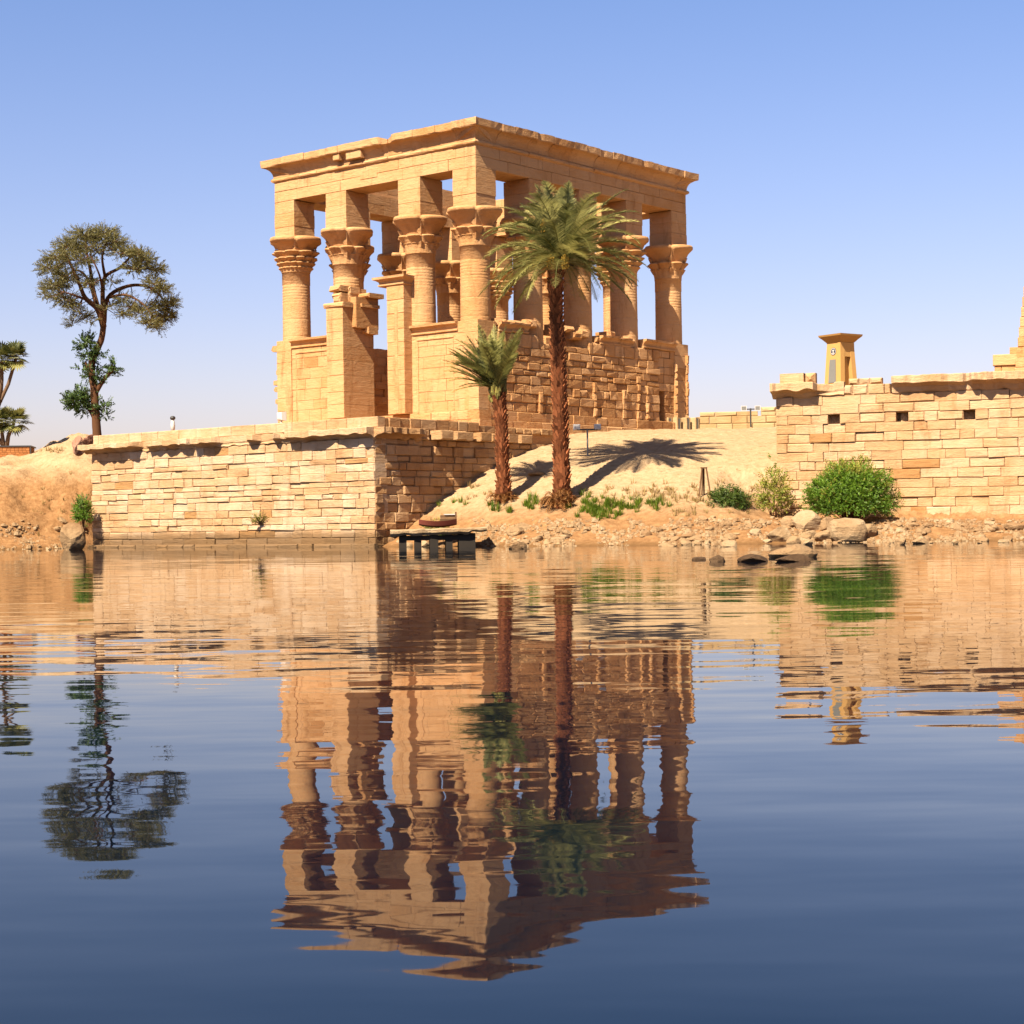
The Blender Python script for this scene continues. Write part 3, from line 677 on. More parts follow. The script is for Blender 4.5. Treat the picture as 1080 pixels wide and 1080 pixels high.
ragged_coping(mb, (-.15, 0, 7.0), X1, -Y1, a1 + .45, 7.72, 7.02, [(-1, a1 - .4, .56)], 5.5, lip=.36)
ragged_coping(mb, (b0, 0, 7.0), X1, -Y1, RL - b0, 7.86, 7.02, [(.0, 3.4, .5), (3.7, 40, .58)], 9.2, lip=.36)
mb.build('broken_coping', M['rwall'], rw)
mb = MB(); rd = random.Random(4)
masonry(mb, (a1 + .1, .06, 7.05), X1, -Y1, b0 - a1 - .2, 7.05, 7.55, .6, .5, (.5, .9), .05, .06, .03, seed=34)
masonry(mb, (a1 + .5, .12, 7.56), X1, -Y1, 1.6, 7.56, 7.86, .5, .3, (.4, .7), .06, .06, .04, seed=35)
masonry(mb, (.15, .3, 7.74), X1, -Y1, 1.2, 7.74, 8.25, .8, .5, (1.0, 1.4), .02, .03, .02, seed=36)
mb.tone = .4; mb.block((1.4, .25, 7.74), X1, -Y1, .5, .6, .5, .1, .06)
mb.build('loose_top_blocks', M['rwall'], rw)
mb = MB(); mb.tone = .6; mb.box((.5, .7, 6.5), (RL - .6, 0, 0), (0, 13, 0), (0, 0, .9)); mb.build('terrace_floor', M['rwall'], rw)

# ruined gateway at the right edge
Y_ = 88.0; g = at(1049, 400, Y_); gt = empty('ruined_gate_tower', (g.x, g.y, 7.4), R_(-25))
tag(gt, 'stepped ruined stone gate tower with sloping wall at the right edge behind the coping', 'ruin')
zt = lambda y: at(1060, y, Y_).z - 7.4
mb = MB()
masonry(mb, (0, 0, 0), X1, -Y1, 1.5, 0, zt(386), .9, .5, (.7, 1.2), .02, .02, .01, seed=81)
masonry(mb, (-.06, -.08, zt(386)), X1, -Y1, 1.6, zt(386), zt(374), .95, .6, (1.6, 2), .01, .02, .01, seed=82)
masonry(mb, (.75, .0, zt(374)), X1, -Y1, .8, zt(374), zt(367), .8, .4, (1.6, 2), .01, .02, .01, seed=83); mb.build('low_wing', M['kiosk'], gt)
mb = MB(); zz = 0; k = 0
while zz < 6.5:
    x0 = .95 + .11 * zz
    masonry(mb, (x0, -.3 + .07 * zz, zz), X1, -Y1, 6.5 - 2 * .11 * zz, zz, zz + .5, 3 - .1 * zz, .5, (.8, 1.5), .012, .02, .01, seed=90 + k); zz += .502; k += 1
mb.build('battered_tower', M['kiosk'], gt)

# low wall far behind the sand slope
bwp = at(735, 447, 110.3); bw = empty('low_back_wall', (bwp.x, bwp.y, 7.0), R_(-6))
tag(bw, 'long low pale wall on the skyline behind the top of the sand slope', 'wall')
mb = MB()
masonry(mb, (0, 0, -.4), X1, -Y1, 11, -.4, .55, .7, .45, (.8, 1.8), .03, .03, .02, seed=95); masonry(mb, (0.2, .1, .55), X1, -Y1, 3.6, .55, .85, .6, .3, (.8, 1.6), .05, .05, .03, seed=96)
masonry(mb, (4.0, .1, .55), X1, -Y1, 6.6, .55, 1.1, .6, .3, (.8, 1.6), .05, .05, .03, seed=97); mb.build('block_courses', M['backwall'], bw)

# monument on the right terrace
Ym = 92.0; mp = at(887, 405, Ym); mo = empty('flared_top_monument', (mp.x, mp.y, 7.0), R_(35))
tag(mo, 'small yellow tapering monument with flared cap, round emblem and grey plaque', 'monument')
# local: front face normal -x, side face normal -y ; corner at origin
H = at(887, 360, Ym).z - 7.0; mw, md = 1.3, 1.34
def taper(m, x0, x1, y0, y1, z0, z1, ins):
    b = len(m.v)
    m.v += [(x0, y0, z0), (x1, y0, z0), (x1, y1, z0), (x0, y1, z0), (x0 + ins, y0 + ins, z1), (x1 - ins, y0 + ins, z1), (x1 - ins, y1 - ins, z1), (x0 + ins, y1 - ins, z1)]
    for q in ((3, 2, 1, 0), (4, 5, 6, 7), (0, 1, 5, 4), (1, 2, 6, 5), (2, 3, 7, 6), (3, 0, 4, 7)): m.face(tuple(b + i for i in q))
mb = MB(); b_ = .3
taper(mb, 0, .3, 0, mw, 0, H, 0)
mb.v = [(x + (b_ * z / H if True else 0) * .6, y + (b_ * .55 * z / H if y < .5 else -b_ * .55 * z / H), z) for x, y, z in mb.v]
b0 = len(mb.v); taper(mb, .3, md, .3, mw - .02, 0, H - .01, 0); mb.v[b0:] = [(x + (.17 if x < .5 else -.17) * z / H, y + (.1 if y < .5 else -.16) * z / H, z) for x, y, z in mb.v[b0:]]
b0 = len(mb.v); taper(mb, md - .3, md, 0, .3, 0, H - .01, 0); mb.v[b0:] = [(x - .18 * z / H, y + .16 * z / H, z) for x, y, z in mb.v[b0:]]
b0 = len(mb.v); taper(mb, .16, md - .16, .15, .35, H - .75, H - .012, 0)
mb.build('body', M['monu'], mo)
mb = MB(); Hc = at(887, 351.5, Ym).z - 7.0
pr = [(0, H), (.05, H + .06), (.14, lerp(H, Hc, .4)), (.3, lerp(H, Hc, .78)), (.32, Hc)]; rows = []
for o_, z_ in pr: rows.append([(.17 - o_, .15 - o_, z_), (md - .16 + o_, .15 - o_, z_), (md - .16 + o_, mw - .16 + o_, z_), (.17 - o_, mw - .16 + o_, z_)])
mb.grid(rows, cv=True); n_ = len(mb.v); mb.face((n_ - 4, n_ - 3, n_ - 2, n_ - 1)); mb.face((0, 1, 2, 3)); mb.build('flared_cap', M['monu_cap'], mo)
sl_ = .18 / H
def onf(y, z, d): return Vector((sl_ * z - d, y, z))
ec = (mw * .5, lerp(0, H, .86)); pc = mw * .52
mb = MB(); N = 32
for r0_, r1_, d0 in ((0, .2, .02),):
    ring = [onf(ec[0] + r1_ * math.cos(2 * PI * k / N), ec[1] + r1_ * math.sin(2 * PI * k / N), d0) for k in range(N)]
    ring2 = [p + X1 * .05 for p in ring]; mb.grid([ring2, ring], cv=True); b = len(mb.v); mb.v += [tuple(p) for p in ring]; mb.face(tuple(range(b, b + N)))
em = mb.build('emblem', M['navy'], mo)
mb = MB()
def strip(pts, wd, d, cl=False):
    for a, b in zip(pts, pts[1:] + (pts[:1] if cl else [])):
        a2, b2 = Vector((a[0], a[1])), Vector((b[0], b[1])); dd = (b2 - a2).normalized(); nn_ = Vector((-dd.y, dd.x)) * wd * .5
        q = [a2 + nn_, b2 + nn_, b2 - nn_, a2 - nn_]; mb.quad(*[onf(p.x, p.y, d) for p in q])
strip([(ec[0] + .165 * math.cos(2 * PI * k / 24), ec[1] + .165 * math.sin(2 * PI * k / 24)) for k in range(24)], .03, .026, True)
strip([(ec[0], ec[1] - .1), (ec[0], ec[1] + .06)], .06, .026); strip([(ec[0] - .08, ec[1] + .02), (ec[0], ec[1] + .09), (ec[0] + .08, ec[1] + .02)], .035, .029); strip([(ec[0] - .08, ec[1] - .1), (ec[0] + .08, ec[1] - .1)], .035, .031)
mb.build('emblem_figure', M['white'], em)
mb = MB(); zb_, zt_ = lerp(0, H, .36), lerp(0, H, .73)
q = [onf(pc - .27, zb_, .03), onf(pc + .27, zb_, .03), onf(pc + .21, zt_, .03), onf(pc - .21, zt_, .03)]; q2 = [p + X1 * .05 for p in q]; mb.grid([q2, q], cv=True); b = len(mb.v); mb.v += [tuple(p) for p in q]; mb.face((b, b + 1, b + 2, b + 3))
mb.build('plaque', M['plaque'], mo)

# ------------------------------------------------------------------ date palms
def frond(m, base, az, el, L, droop, rd, n=46, lw=.036, ll=.52, tone=(.2, .9), twist=0.0):
    d = Vector((math.cos(az) * math.cos(el), math.sin(az) * math.cos(el), math.sin(el))); p = Vector(base); st = L / 16; pts = [p.copy()]
    for i in range(16):
        d = (d + Vector((0, 0, -droop * (i / 16) ** .8 * .2)) + Vector((rd.gauss(0, .012), rd.gauss(0, .012), 0))).normalized(); p = p + d * st; pts.append(p.copy())
    m.tone = rd.uniform(.3, .7); m.tube(pts, [lerp(.035, .006, i / 16) for i in range(17)], 4, False)
    tb = rd.uniform(*tone)
    for k in range(n):
        t = .14 + .86 * k / (n - 1); f = t * 16; i = min(15, int(f)); q = pts[i].lerp(pts[i + 1], f - i); ax = (pts[i + 1] - pts[i]).normalized()
        side = ax.cross(Z1); side = side.normalized() if side.length > .05 else Vector((math.sin(az), -math.cos(az), 0)); up = side.cross(ax).normalized()
        l = ll * (math.sin(PI * min(1, t * .9 + .12)) ** .6) * rd.uniform(.8, 1.1) + .05
        for s in (-1, 1):
            v = (side * s * .75 + ax * .62 + up * rd.uniform(.05, .5)).normalized(); tip = q + v * l + Vector((0, 0, -.12 * l)); wv = (ax * .7 + up * .5).normalized() * lw
            m.tone = max(0, min(1, tb + rd.gauss(0, .13))); m.tri(q - wv * .7, q + wv, tip) if rd.random() < .5 else m.quad(q - wv * .6, q + wv * .6, q.lerp(tip, .6) + wv * .8, tip)
def palm_trunk(m, pts, rads, rd, boots=True):
    m.tone = .0; m.smooth = True; m.tube(pts, rads, 14, True, .08, rd); m.smooth = False
    L = sum((Vector(b) - Vector(a)).length for a, b in zip(pts, pts[1:])); rows = int(L / .13)
    for r in range(rows):
        t = (r + .3) / rows * (len(pts) - 1); i = min(len(pts) - 2, int(t)); c = Vector(pts[i]).lerp(Vector(pts[i + 1]), t - i); rr = lerp(rads[i], rads[i + 1], t - i)
        nb = 9
        for k in range(nb):
            a = 2 * PI * (k + (r % 2) * .5) / nb + rd.uniform(-.12, .12); o = Vector((math.cos(a), math.sin(a), 0)); e = Vector((-o.y, o.x, 0))
            w_ = rr * .36; h = .25 * rd.uniform(.8, 1.35); out = rd.uniform(.07, .19)
            b0 = c + o * rr * .93; m.tone = rd.random()
            A, B, T = b0 - e * w_ * .9 - Z1 * .05, b0 + e * w_ * .9 - Z1 * .05, b0 + o * out + Z1 * h
            T1, T2 = T - e * w_ * .45, T + e * w_ * .45
            m.quad(A, B, T2, T1); m.tri(B, b0 + Z1 * h * .7 + e * w_ * .4, T2); m.tri(A, T1, b0 + Z1 * h * .7 - e * w_ * .4); m.quad(T1, T2, b0 + Z1 * h * .8 + e * w_ * .4, b0 + Z1 * h * .8 - e * w_ * .4)
rd = random.Random(5)
# tall palm
pb = G(592, 533); top = at(588, 283, pb.y + .3)
pt = empty('date_palm', pb); tag(pt, 'tall date palm with rough red-brown trunk in front of the temple side', 'palm tree')
lc = lambda p: Vector(p) - pb
ys_ = [540, 520, 480, 440, 400, 360, 320, 298, 278]; xs_ = [593, 593, 592, 591, 589.5, 588, 586.5, 586.5, 587]
tp = [lc(at(x, y, pb.y + .3 * i / 8)) for i, (x, y) in enumerate(zip(xs_, ys_))]; tr = [.44, .36, .33, .315, .3, .28, .265, .3, .33]
mb = MB(); palm_trunk(mb, tp, tr, rd); mb.build('trunk', M['bark_palm'], pt)
mb = MB(); cc = lc(at(592, 265, pb.y + .3))
for k in range(104):
    u = k / 103; el = lerp(1.45, -.28, u ** .9); az = k * 2.39996 + rd.uniform(-.2, .2)
    frond(mb, cc + Vector((math.cos(az) * .16, math.sin(az) * .16, -.5 * u)), az, el, rd.uniform(3.6, 4.8) * (.85 if u > .85 else .8 if u < .25 else 1), rd.uniform(.4, 1.0), rd, 74, .034, .68, (.15, 1.0))
mb.build('crown', M['palm_leaf'], pt)
def dates(m, o, rd, n=90, L=.7):
    for k in range(9):
        a = rd.uniform(0, 6.28); p1 = o + Vector((math.cos(a) * .12, math.sin(a) * .12, -rd.uniform(.3, L))); m.tone = .4; m.tube([o, o.lerp(p1, .5) + Vector((math.cos(a) * .1, math.sin(a) * .1, .05)), p1], .008, 4, False)
    for k in range(n):
        a = rd.uniform(0, 6.28); r = .2 * math.sqrt(rd.random()); c = o + Vector((math.cos(a) * r, math.sin(a) * r, -rd.uniform(.15, L))); m.tone = rd.random(); m.lathe((c.x, c.y), [(.005, c.z - .035), (.028, c.z - .01), (.026, c.z + .015), (.004, c.z + .035)], 6)
for x, y, dz in ((573, 238, -.9), (581, 276, -1.3), (596, 276, -1.2), (584, 270, 1.3)):
    mb = MB(); dates(mb, lc(at(x, y - 8, pb.y + dz)), rd); mb.build('date_cluster', M['dates'], pt)
mb = MB()
for k in range(60):     # dry stubs and offshoots round the foot
    az = rd.uniform(0, 6.28); frond(mb, Vector((math.cos(az) * .35, math.sin(az) * .35, rd.uniform(-.1, .4))), az, rd.uniform(.2, 1.2), rd.uniform(.5, 1.05), 1.6, rd, 9, .04, .25)
mb.build('dry_offshoots', M['dead_leaf'], pt)
# short palm
pb = G(531, 528); ps = empty('date_palm', pb); tag(ps, 'short young date palm with upright fronds beside the quay side wall', 'palm tree')
tp = [lc(at(x, y, pb.y)) for x, y in ((531, 536), (531, 510), (530, 480), (529, 450), (527, 428), (525, 414))]
mb = MB(); palm_trunk(mb, tp, [.34, .29, .26, .25, .27, .27], rd); mb.build('trunk', M['bark_palm'], ps)
mb = MB(); cc = lc(at(525, 408, pb.y))
for k in range(66):
    sx = rd.gauss(-.42, .62); sy = rd.gauss(0, .5); sx = min(sx, .35)
    v = Vector((sx, sy, 1.0)).normalized(); az = math.atan2(v.y, v.x); el = math.asin(v.z)
    frond(mb, cc + Vector((rd.uniform(-.15, .15), rd.uniform(-.15, .15), rd.uniform(-.3, .2))), az, el, rd.uniform(2.4, 3.3), rd.uniform(.15, .5), rd, 60, .034, .52, (.2, .9))
for el, az, L in ((.35, 2.9, 2.7), (.62, 3.0, 3.0), (.1, 3.3, 2.3), (.2, 3.5, 2.0), (.75, 3.4, 2.9), (1.35, .1, 2.9), (1.2, .4, 2.6), (1.25, -.5, 2.7)):
    frond(mb, cc, az, el, L, .35, rd, 44, .03, .36, (.3, .9))
mb.build('crown', M['palm_leaf2'], ps)
mb = MB()
for k in range(46):
    a = rd.uniform(0, 6.28); o = Vector((math.cos(a), math.sin(a), 0)); c = cc + o * .28 + Z1 * rd.uniform(-.75, .35); mb.tone = rd.random()
    mb.tube([c, c + o * .1 + Z1 * .15, c + o * .16 + Z1 * rd.uniform(.25, .45)], [.1, .09, .04], 5)
mb.build('green_frond_bases', M['frond_base'], ps)
mb = MB()
for k in range(30):
    az = rd.uniform(0, 6.28); frond(mb, Vector((math.cos(az) * .3, math.sin(az) * .3, rd.uniform(-.1, .25))), az, rd.uniform(.2, 1.1), rd.uniform(.4, .8), 1.6, rd, 9, .04, .22)
mb.build('dry_offshoots', M['dead_leaf'], ps)

# ------------------------------------------------------------------ acacia on the quay terrace
rd = random.Random(21)
Ya = 104.5; ab = at(103, 462, Ya); ab.z = terrain(ab.x, ab.y)
ac = empty('acacia_tree', ab); tag(ac, 'leaning acacia with wide feathery crown and leafy shoots low on its trunk', 'tree')
A = lambda x, y, d=0.0: at(x, y, Ya + d) - ab
br = MB(); br.smooth = True; br.tone = .5
def limb(pts, r0, r1, n=8):
    P = [Vector(p) for p in pts]; out = []
    for i in range(len(P) - 1):
        a, b = P[max(0, i - 1)], P[min(len(P) - 1, i + 2)]
        for k in range(5):
            t = k / 5; h = P[i] * (2 * t ** 3 - 3 * t ** 2 + 1) + (P[i + 1] - a) * .5 * (t ** 3 - 2 * t ** 2 + t) + P[i + 1] * (-2 * t ** 3 + 3 * t ** 2) + (b - P[i]) * .5 * (t ** 3 - t ** 2); out.append(h)
    out.append(P[-1]); br.tube(out, [lerp(r0, r1, i / (len(out) - 1)) for i in range(len(out))], n, True, .06, rd); return out
tk = limb([Vector((0, 0, -.3)), A(103, 470), A(102, 451), A(100.5, 430), A(99.5, 410), A(96.5, 388), A(101, 372), A(107, 358), A(109.5, 343)], .29, .17, 12)
nodes = []
def add(l): nodes.extend(l[2:]); return l
L1 = add(limb([A(109.5, 345), A(103, 326, -.3), A(90, 314, -.6), A(83, 297, -1), A(72, 273, -1.2), A(66, 262, -1.4)], .2, .04))
L2 = add(limb([A(109.5, 343), A(100, 312, .6), A(96, 288, .9), A(92, 268, 1.0), A(90, 250, 1.1)], .17, .035))
L3 = add(limb([A(109.5, 343), A(108.5, 311, -.2), A(111, 292, -.3), A(127, 282, -.4), A(140, 268, -.5), A(146, 262, -.6)], .16, .03))
L4 = add(limb([A(110, 340), A(114, 314, .3), A(134, 302, .7), A(155, 302, .8), A(170, 313, .9), A(178, 325, 1)], .15, .03))
L5 = add(limb([A(114, 314, .3), A(133, 311, -.6), A(150, 320, -1), A(160, 332, -1.2)], .09, .03))
L6 = add(limb([A(102, 325, -.3), A(93, 295, 1.6), A(80, 285, 2.2), A(65, 298, 2.4)], .1, .03))
L7 = add(limb([A(111, 292, -.3), A(108, 272, -1.2), A(112, 256, -1.5)], .1, .03))
L8 = add(limb([A(96, 318), A(80, 312, -1.6), A(68, 308, -2.0)], .09, .03))
L9 = add(limb([A(109, 310, .2), A(105, 290, -2.2), A(95, 268, -2.6)], .09, .03)); L10 = add(limb([A(127, 282, -.4), A(145, 284, 1.5), A(160, 283, 1.8)], .07, .025))
limb([A(101, 414), A(110, 400), A(121, 388)], .17, .07); limb([A(98, 395), A(93, 388), A(90, 381)], .14, .06); limb([A(101, 444), A(94, 432), A(86, 424)], .13, .05)
lf = MB()
def spray(m, p, d, L, rd, n, ls, tn):
    d = d.normalized(); e = d.cross(Vector((rd.gauss(0, 1), rd.gauss(0, 1), rd.gauss(0, 1)))).normalized()
    for k in range(n):
        q = p + d * L * (k + .5) / n; s = 1 if k % 2 else -1
        v = (e * s + d * .5 + Vector((rd.gauss(0, .3), rd.gauss(0, .3), rd.gauss(0, .3)))).normalized() * ls * rd.uniform(.7, 1.2); w_ = d.cross(v).normalized() * ls * .16
        w_ = (w_ + d * ls * .14); m.tone = max(0, min(1, tn + rd.gauss(0, .15))); m.quad(q - w_, q + v * .5 - w_ * 1.2, q + v, q + v * .5 + w_ * 1.2)
def clump(x, y, r, dep, cnt, m=lf, ls=.105, bias=.5, flat=.55):
    c = A(x, y, dep); R = r * Ya / F
    near = min(nodes, key=lambda q: (q - c).length)
    br.tone = .4; mid = near.lerp(c, .6) + Vector((0, 0, -.15)); br.tube([near, mid, c], [.03, .018, .008], 4, False)
    for k in range(cnt):
        v = Vector((rd.gauss(0, 1), rd.gauss(0, 1), rd.gauss(0, .8))).normalized() * R * rd.random() ** .45; v.z *= flat
        p = c + v; d = v.normalized() + Vector((0, 0, .15)) + Vector((rd.gauss(0, .4), rd.gauss(0, .4), rd.gauss(0, .3)))
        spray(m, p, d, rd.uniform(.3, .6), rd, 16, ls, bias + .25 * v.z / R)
        if k % 5 == 0: br.tube([c.lerp(p, .1), c.lerp(p, .55) + Vector((0, 0, .06)), p], [.012, .008, .004], 3, False)
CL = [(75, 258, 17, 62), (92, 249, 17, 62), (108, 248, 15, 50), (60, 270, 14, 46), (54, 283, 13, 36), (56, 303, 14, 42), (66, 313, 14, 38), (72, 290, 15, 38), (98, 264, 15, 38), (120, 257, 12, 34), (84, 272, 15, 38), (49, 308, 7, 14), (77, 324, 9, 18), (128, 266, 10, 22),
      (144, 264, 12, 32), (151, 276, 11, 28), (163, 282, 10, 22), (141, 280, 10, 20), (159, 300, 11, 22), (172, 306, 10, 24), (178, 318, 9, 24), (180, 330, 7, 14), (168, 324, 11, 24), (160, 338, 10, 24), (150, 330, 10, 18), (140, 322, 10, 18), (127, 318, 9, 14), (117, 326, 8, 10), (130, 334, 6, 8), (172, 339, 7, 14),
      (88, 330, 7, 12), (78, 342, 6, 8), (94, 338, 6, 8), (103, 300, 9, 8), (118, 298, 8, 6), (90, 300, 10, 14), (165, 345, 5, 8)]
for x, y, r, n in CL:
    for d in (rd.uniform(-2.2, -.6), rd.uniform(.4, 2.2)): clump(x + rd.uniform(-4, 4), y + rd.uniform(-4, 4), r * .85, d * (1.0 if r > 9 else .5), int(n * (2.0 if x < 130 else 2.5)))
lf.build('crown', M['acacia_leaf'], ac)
sh = MB(); nodes = tk
for x, y, r, n in ((90, 363, 9, 34), (94, 374, 7, 24), (105, 374, 4, 12), (95, 396, 7, 20), (88, 388, 4, 10), (103, 394, 5, 10), (120, 388, 6, 18), (114, 394, 4, 8), (83, 421, 10, 60), (77, 424, 7, 26), (89, 430, 7, 24), (110, 430, 6, 16), (110, 438, 4, 8), (91, 415, 5, 14)):
    clump(x, y, r, rd.uniform(-.3, .2), int(n * 1.5), sh, .17, .45, 1.0)
sh.build('trunk_shoots', M['shoot_leaf'], ac); br.build('trunk', M['bark'], ac)

# ------------------------------------------------------------------ doum palms and brick planter at the left edge
rd = random.Random(31)
def fan(m, base, d, R, rd, tn):
    d = d.normalized(); s = d.cross(Z1); s = s.normalized() if s.length > .1 else X1; u = s.cross(d).normalized()
    hub = base + d * R * .75; m.tone = .4; m.tube([base, base.lerp(hub, .5) + Z1 * .05, hub], .014, 4, False)
    for k in range(15):
        a = lerp(-1.9, 1.9, k / 14); v = (d * math.cos(a) + s * math.sin(a)).normalized(); l = R * rd.uniform(.75, 1.0); tip = hub + v * l + u * .05 * R - Z1 * l * .15
        w_ = (s * math.cos(a) - d * math.sin(a)) * .07 * R; midp = hub.lerp(tip, .6) + u * .06 * R; m.tone = max(0, min(1, tn + rd.gauss(0, .2))); m.tri(hub, midp + w_, midp - w_); m.tri(midp - w_, midp + w_, tip)
Yd = 114.0; D = lambda x, y: at(x, y, Yd)
for label, base, limbs in (('taller forked doum palm with fan-leaf heads at the far left edge', (-14, 472), (((-14, 478), (-8, 445), (0, 424), (9, 405), (17, 378)), ((0, 424), (2, 400), (2, 380)), ((-8, 445), (-16, 420), (-22, 392)))),
                           ('low forked doum palm standing just behind the orange brick planter', (6, 470), (((6, 478), (9, 460), (15, 446)), ((5, 478), (3, 462), (1, 446)), ((6, 472), (-6, 458), (-14, 444))))):
    b = D(*base); b.z = terrain(b.x, b.y); dp = empty('doum_palm', b); tag(dp, label, 'palm tree')
    m = MB(); m.smooth = True; c_ = MB()
    for lb in limbs:
        P = [D(*p) - b for p in lb]; m.tube(P, [lerp(.16, .1, i / (len(P) - 1)) for i in range(len(P))], 8, True, .06, rd); e = P[-1]
        for k in range(24):
            a = k * 2.4 + rd.uniform(-.4, .4); el = lerp(1.3, -.8, k / 23) + rd.uniform(-.2, .2); fan(c_, e + Z1 * .1, Vector((math.cos(a) * math.cos(el), math.sin(a) * math.cos(el), math.sin(el))), rd.uniform(.5, .92), rd, rd.uniform(.0, 1))
    m.build('trunk', M['bark_grey'], dp); c_.build('crown', M['doum_leaf'], dp)
pp = at(-14, 486, 109.5); pl = empty('brick_planter', (pp.x, pp.y, pp.z - .5), R_(8)); tag(pl, 'low orange brick planter wall with dark rim at the far left', 'planter')
mb = MB(); masonry(mb, (-3, 0, 0), X1, -Y1, 5.6, 0, 1.35, .3, .11, (.22, .26), .004, .006, .002, seed=3); masonry(mb, (2.6, .02, 0), Y1, X1, 2.4, 0, 1.35, .3, .11, (.22, .26), .004, .006, .002, seed=4); mb.build('brick_courses', M['brick'], pl)
mb = MB(); mb.box((-3, -.05, 1.352), (5.7, 0, 0), (0, .4, 0), (0, 0, .08)); mb.box((2.25, .36, 1.353), (.45, 0, 0), (0, 2.1, 0), (0, 0, .08)); mb.box((2.63, -.08, -.1), (.07, 0, 0), (0, .07, 0), (0, 0, 1.44)); mb.build('dark_rim', M['dark'], pl)

# ------------------------------------------------------------------ bushes, grasses
def bush(name, label, cat, x, yb, wpx, hpx, Y, mats, n, ls, sd_, ragged=.25, dep=None, group=None, flat=1.0):
    rd = random.Random(sd_); b = at(x, yb, Y); b.z = min(b.z, terrain(b.x, b.y)) if abs(b.z - terrain(b.x, b.y)) < .8 else b.z
    W_ = wpx * Y / F * .5; Hh = hpx * Y / F; dp = dep or W_ * .85; ro = empty(name, b); tag(ro, label, cat, group)
    st = MB(); ms = [MB() for _ in mats]
    for k in range(max(8, n // 40)):
        a = rd.uniform(0, 6.28); r = rd.random() ** .5; tip = Vector((math.cos(a) * W_ * r * .8, math.sin(a) * dp * r * .8, Hh * rd.uniform(.4, .85) * math.sqrt(max(.05, 1 - .8 * r * r)))); st.tone = rd.random()
        st.tube([Vector((math.cos(a) * .1, math.sin(a) * .1, -.05)), tip * .5 + Z1 * .1, tip], [.02, .014, .005], 4, False)
    for k in range(n):
        a = rd.uniform(0, 6.28); ct = rd.uniform(-.35, 1); r = rd.random() ** .35; sn = math.sqrt(max(0, 1 - ct * ct))
        dirv = Vector((math.cos(a) * sn, math.sin(a) * sn, ct)); lump = 1 + ragged * 1.3 * nz(dirv.x * 2.3 + sd_, dirv.y * 2.3, dirv.z * 2.3) + ragged * .8 * nz(dirv.x * 6, dirv.y * 6 + sd_, dirv.z * 6)
        p = Vector((dirv.x * W_ * r * lump, dirv.y * dp * r * lump, Hh * (.36 + .64 * dirv.z * r * lump)))
        if p.z < .02: p.z = rd.uniform(.02, .3) * Hh
        mi = 0 if len(ms) == 1 else (1 if p.z > Hh * .78 and rd.random() < .5 or rd.random() < .06 else 0)
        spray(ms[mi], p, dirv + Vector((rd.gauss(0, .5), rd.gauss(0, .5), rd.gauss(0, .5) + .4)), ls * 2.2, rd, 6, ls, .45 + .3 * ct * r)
    st.build('stems', M['bark'], ro)
    for m_, mt in zip(ms, mats):
        if m_.f: m_.build('foliage' if mt == mats[0] else 'flowering_foliage', M[mt], ro)
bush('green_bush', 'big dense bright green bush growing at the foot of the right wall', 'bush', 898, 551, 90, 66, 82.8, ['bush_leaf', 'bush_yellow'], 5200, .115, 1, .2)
bush('flowering_shrub', 'thin yellow-green shrub at the left end of the right wall', 'bush', 816, 536, 34, 50, 85.5, ['bush_yellow', 'bush_leaf'], 430, .13, 2, .45)
bush('dark_shrub', 'low dark green shrub on the bank below the pale sand slope', 'bush', 769, 541, 40, 25, 83.0, ['bush_dark'], 700, .12, 3, .3)
bush('green_shrub', 'small upright green shrub at the left end of the quay wall', 'bush', 87, 556, 17, 32, 99.0, ['bush_leaf', 'shoot_leaf'], 420, .12, 4, .3, dep=.45)
bush('green_shrub', 'leafy weed clump on the mound behind the jetty', 'bush', 461, 556, 30, 16, 84.8, ['bush_dark', 'bush_yellow'], 240, .1, 5, .5)
# dry plant rooted in the quay wall face
wpnt = at(276, 556, 0); r = ray(276, 553); s_ = (r.x * Q.y - Q.x) / (U.x - r.x * U.y); wp = Q + U * s_ - V * .12; zz = at(276, 553, wp.y).z
ro = empty('wall_plant', (wp.x, wp.y, zz)); tag(ro, 'dry weedy plant rooted in the quay wall just above the waterline', 'plant')
m = MB(); m2 = MB(); rd = random.Random(3)
for k in range(34):
    d = Vector((rd.gauss(0, .6), -abs(rd.gauss(.25, .2)), rd.uniform(.15, 1.0))); L_ = rd.uniform(.3, .7); p1 = d.normalized() * L_; m2.tone = .5; m2.tube([(0, 0, 0), p1 * .5 + Z1 * .04, p1], [.015, .01, .004], 3, False); spray(m, p1 * .4, d, L_ * .7, rd, 8, .1, rd.uniform(.2, .9))
m2.tube([(0, -.02, 0), (.05, -.1, .5), (.08, -.12, 1.05)], [.02, .014, .005], 4); spray(m, Vector((.05, -.1, .4)), Z1, .6, rd, 12, .1, .5)
m.build('foliage', M['bush_yellow'], ro); m2.build('stems', M['wood'], ro)

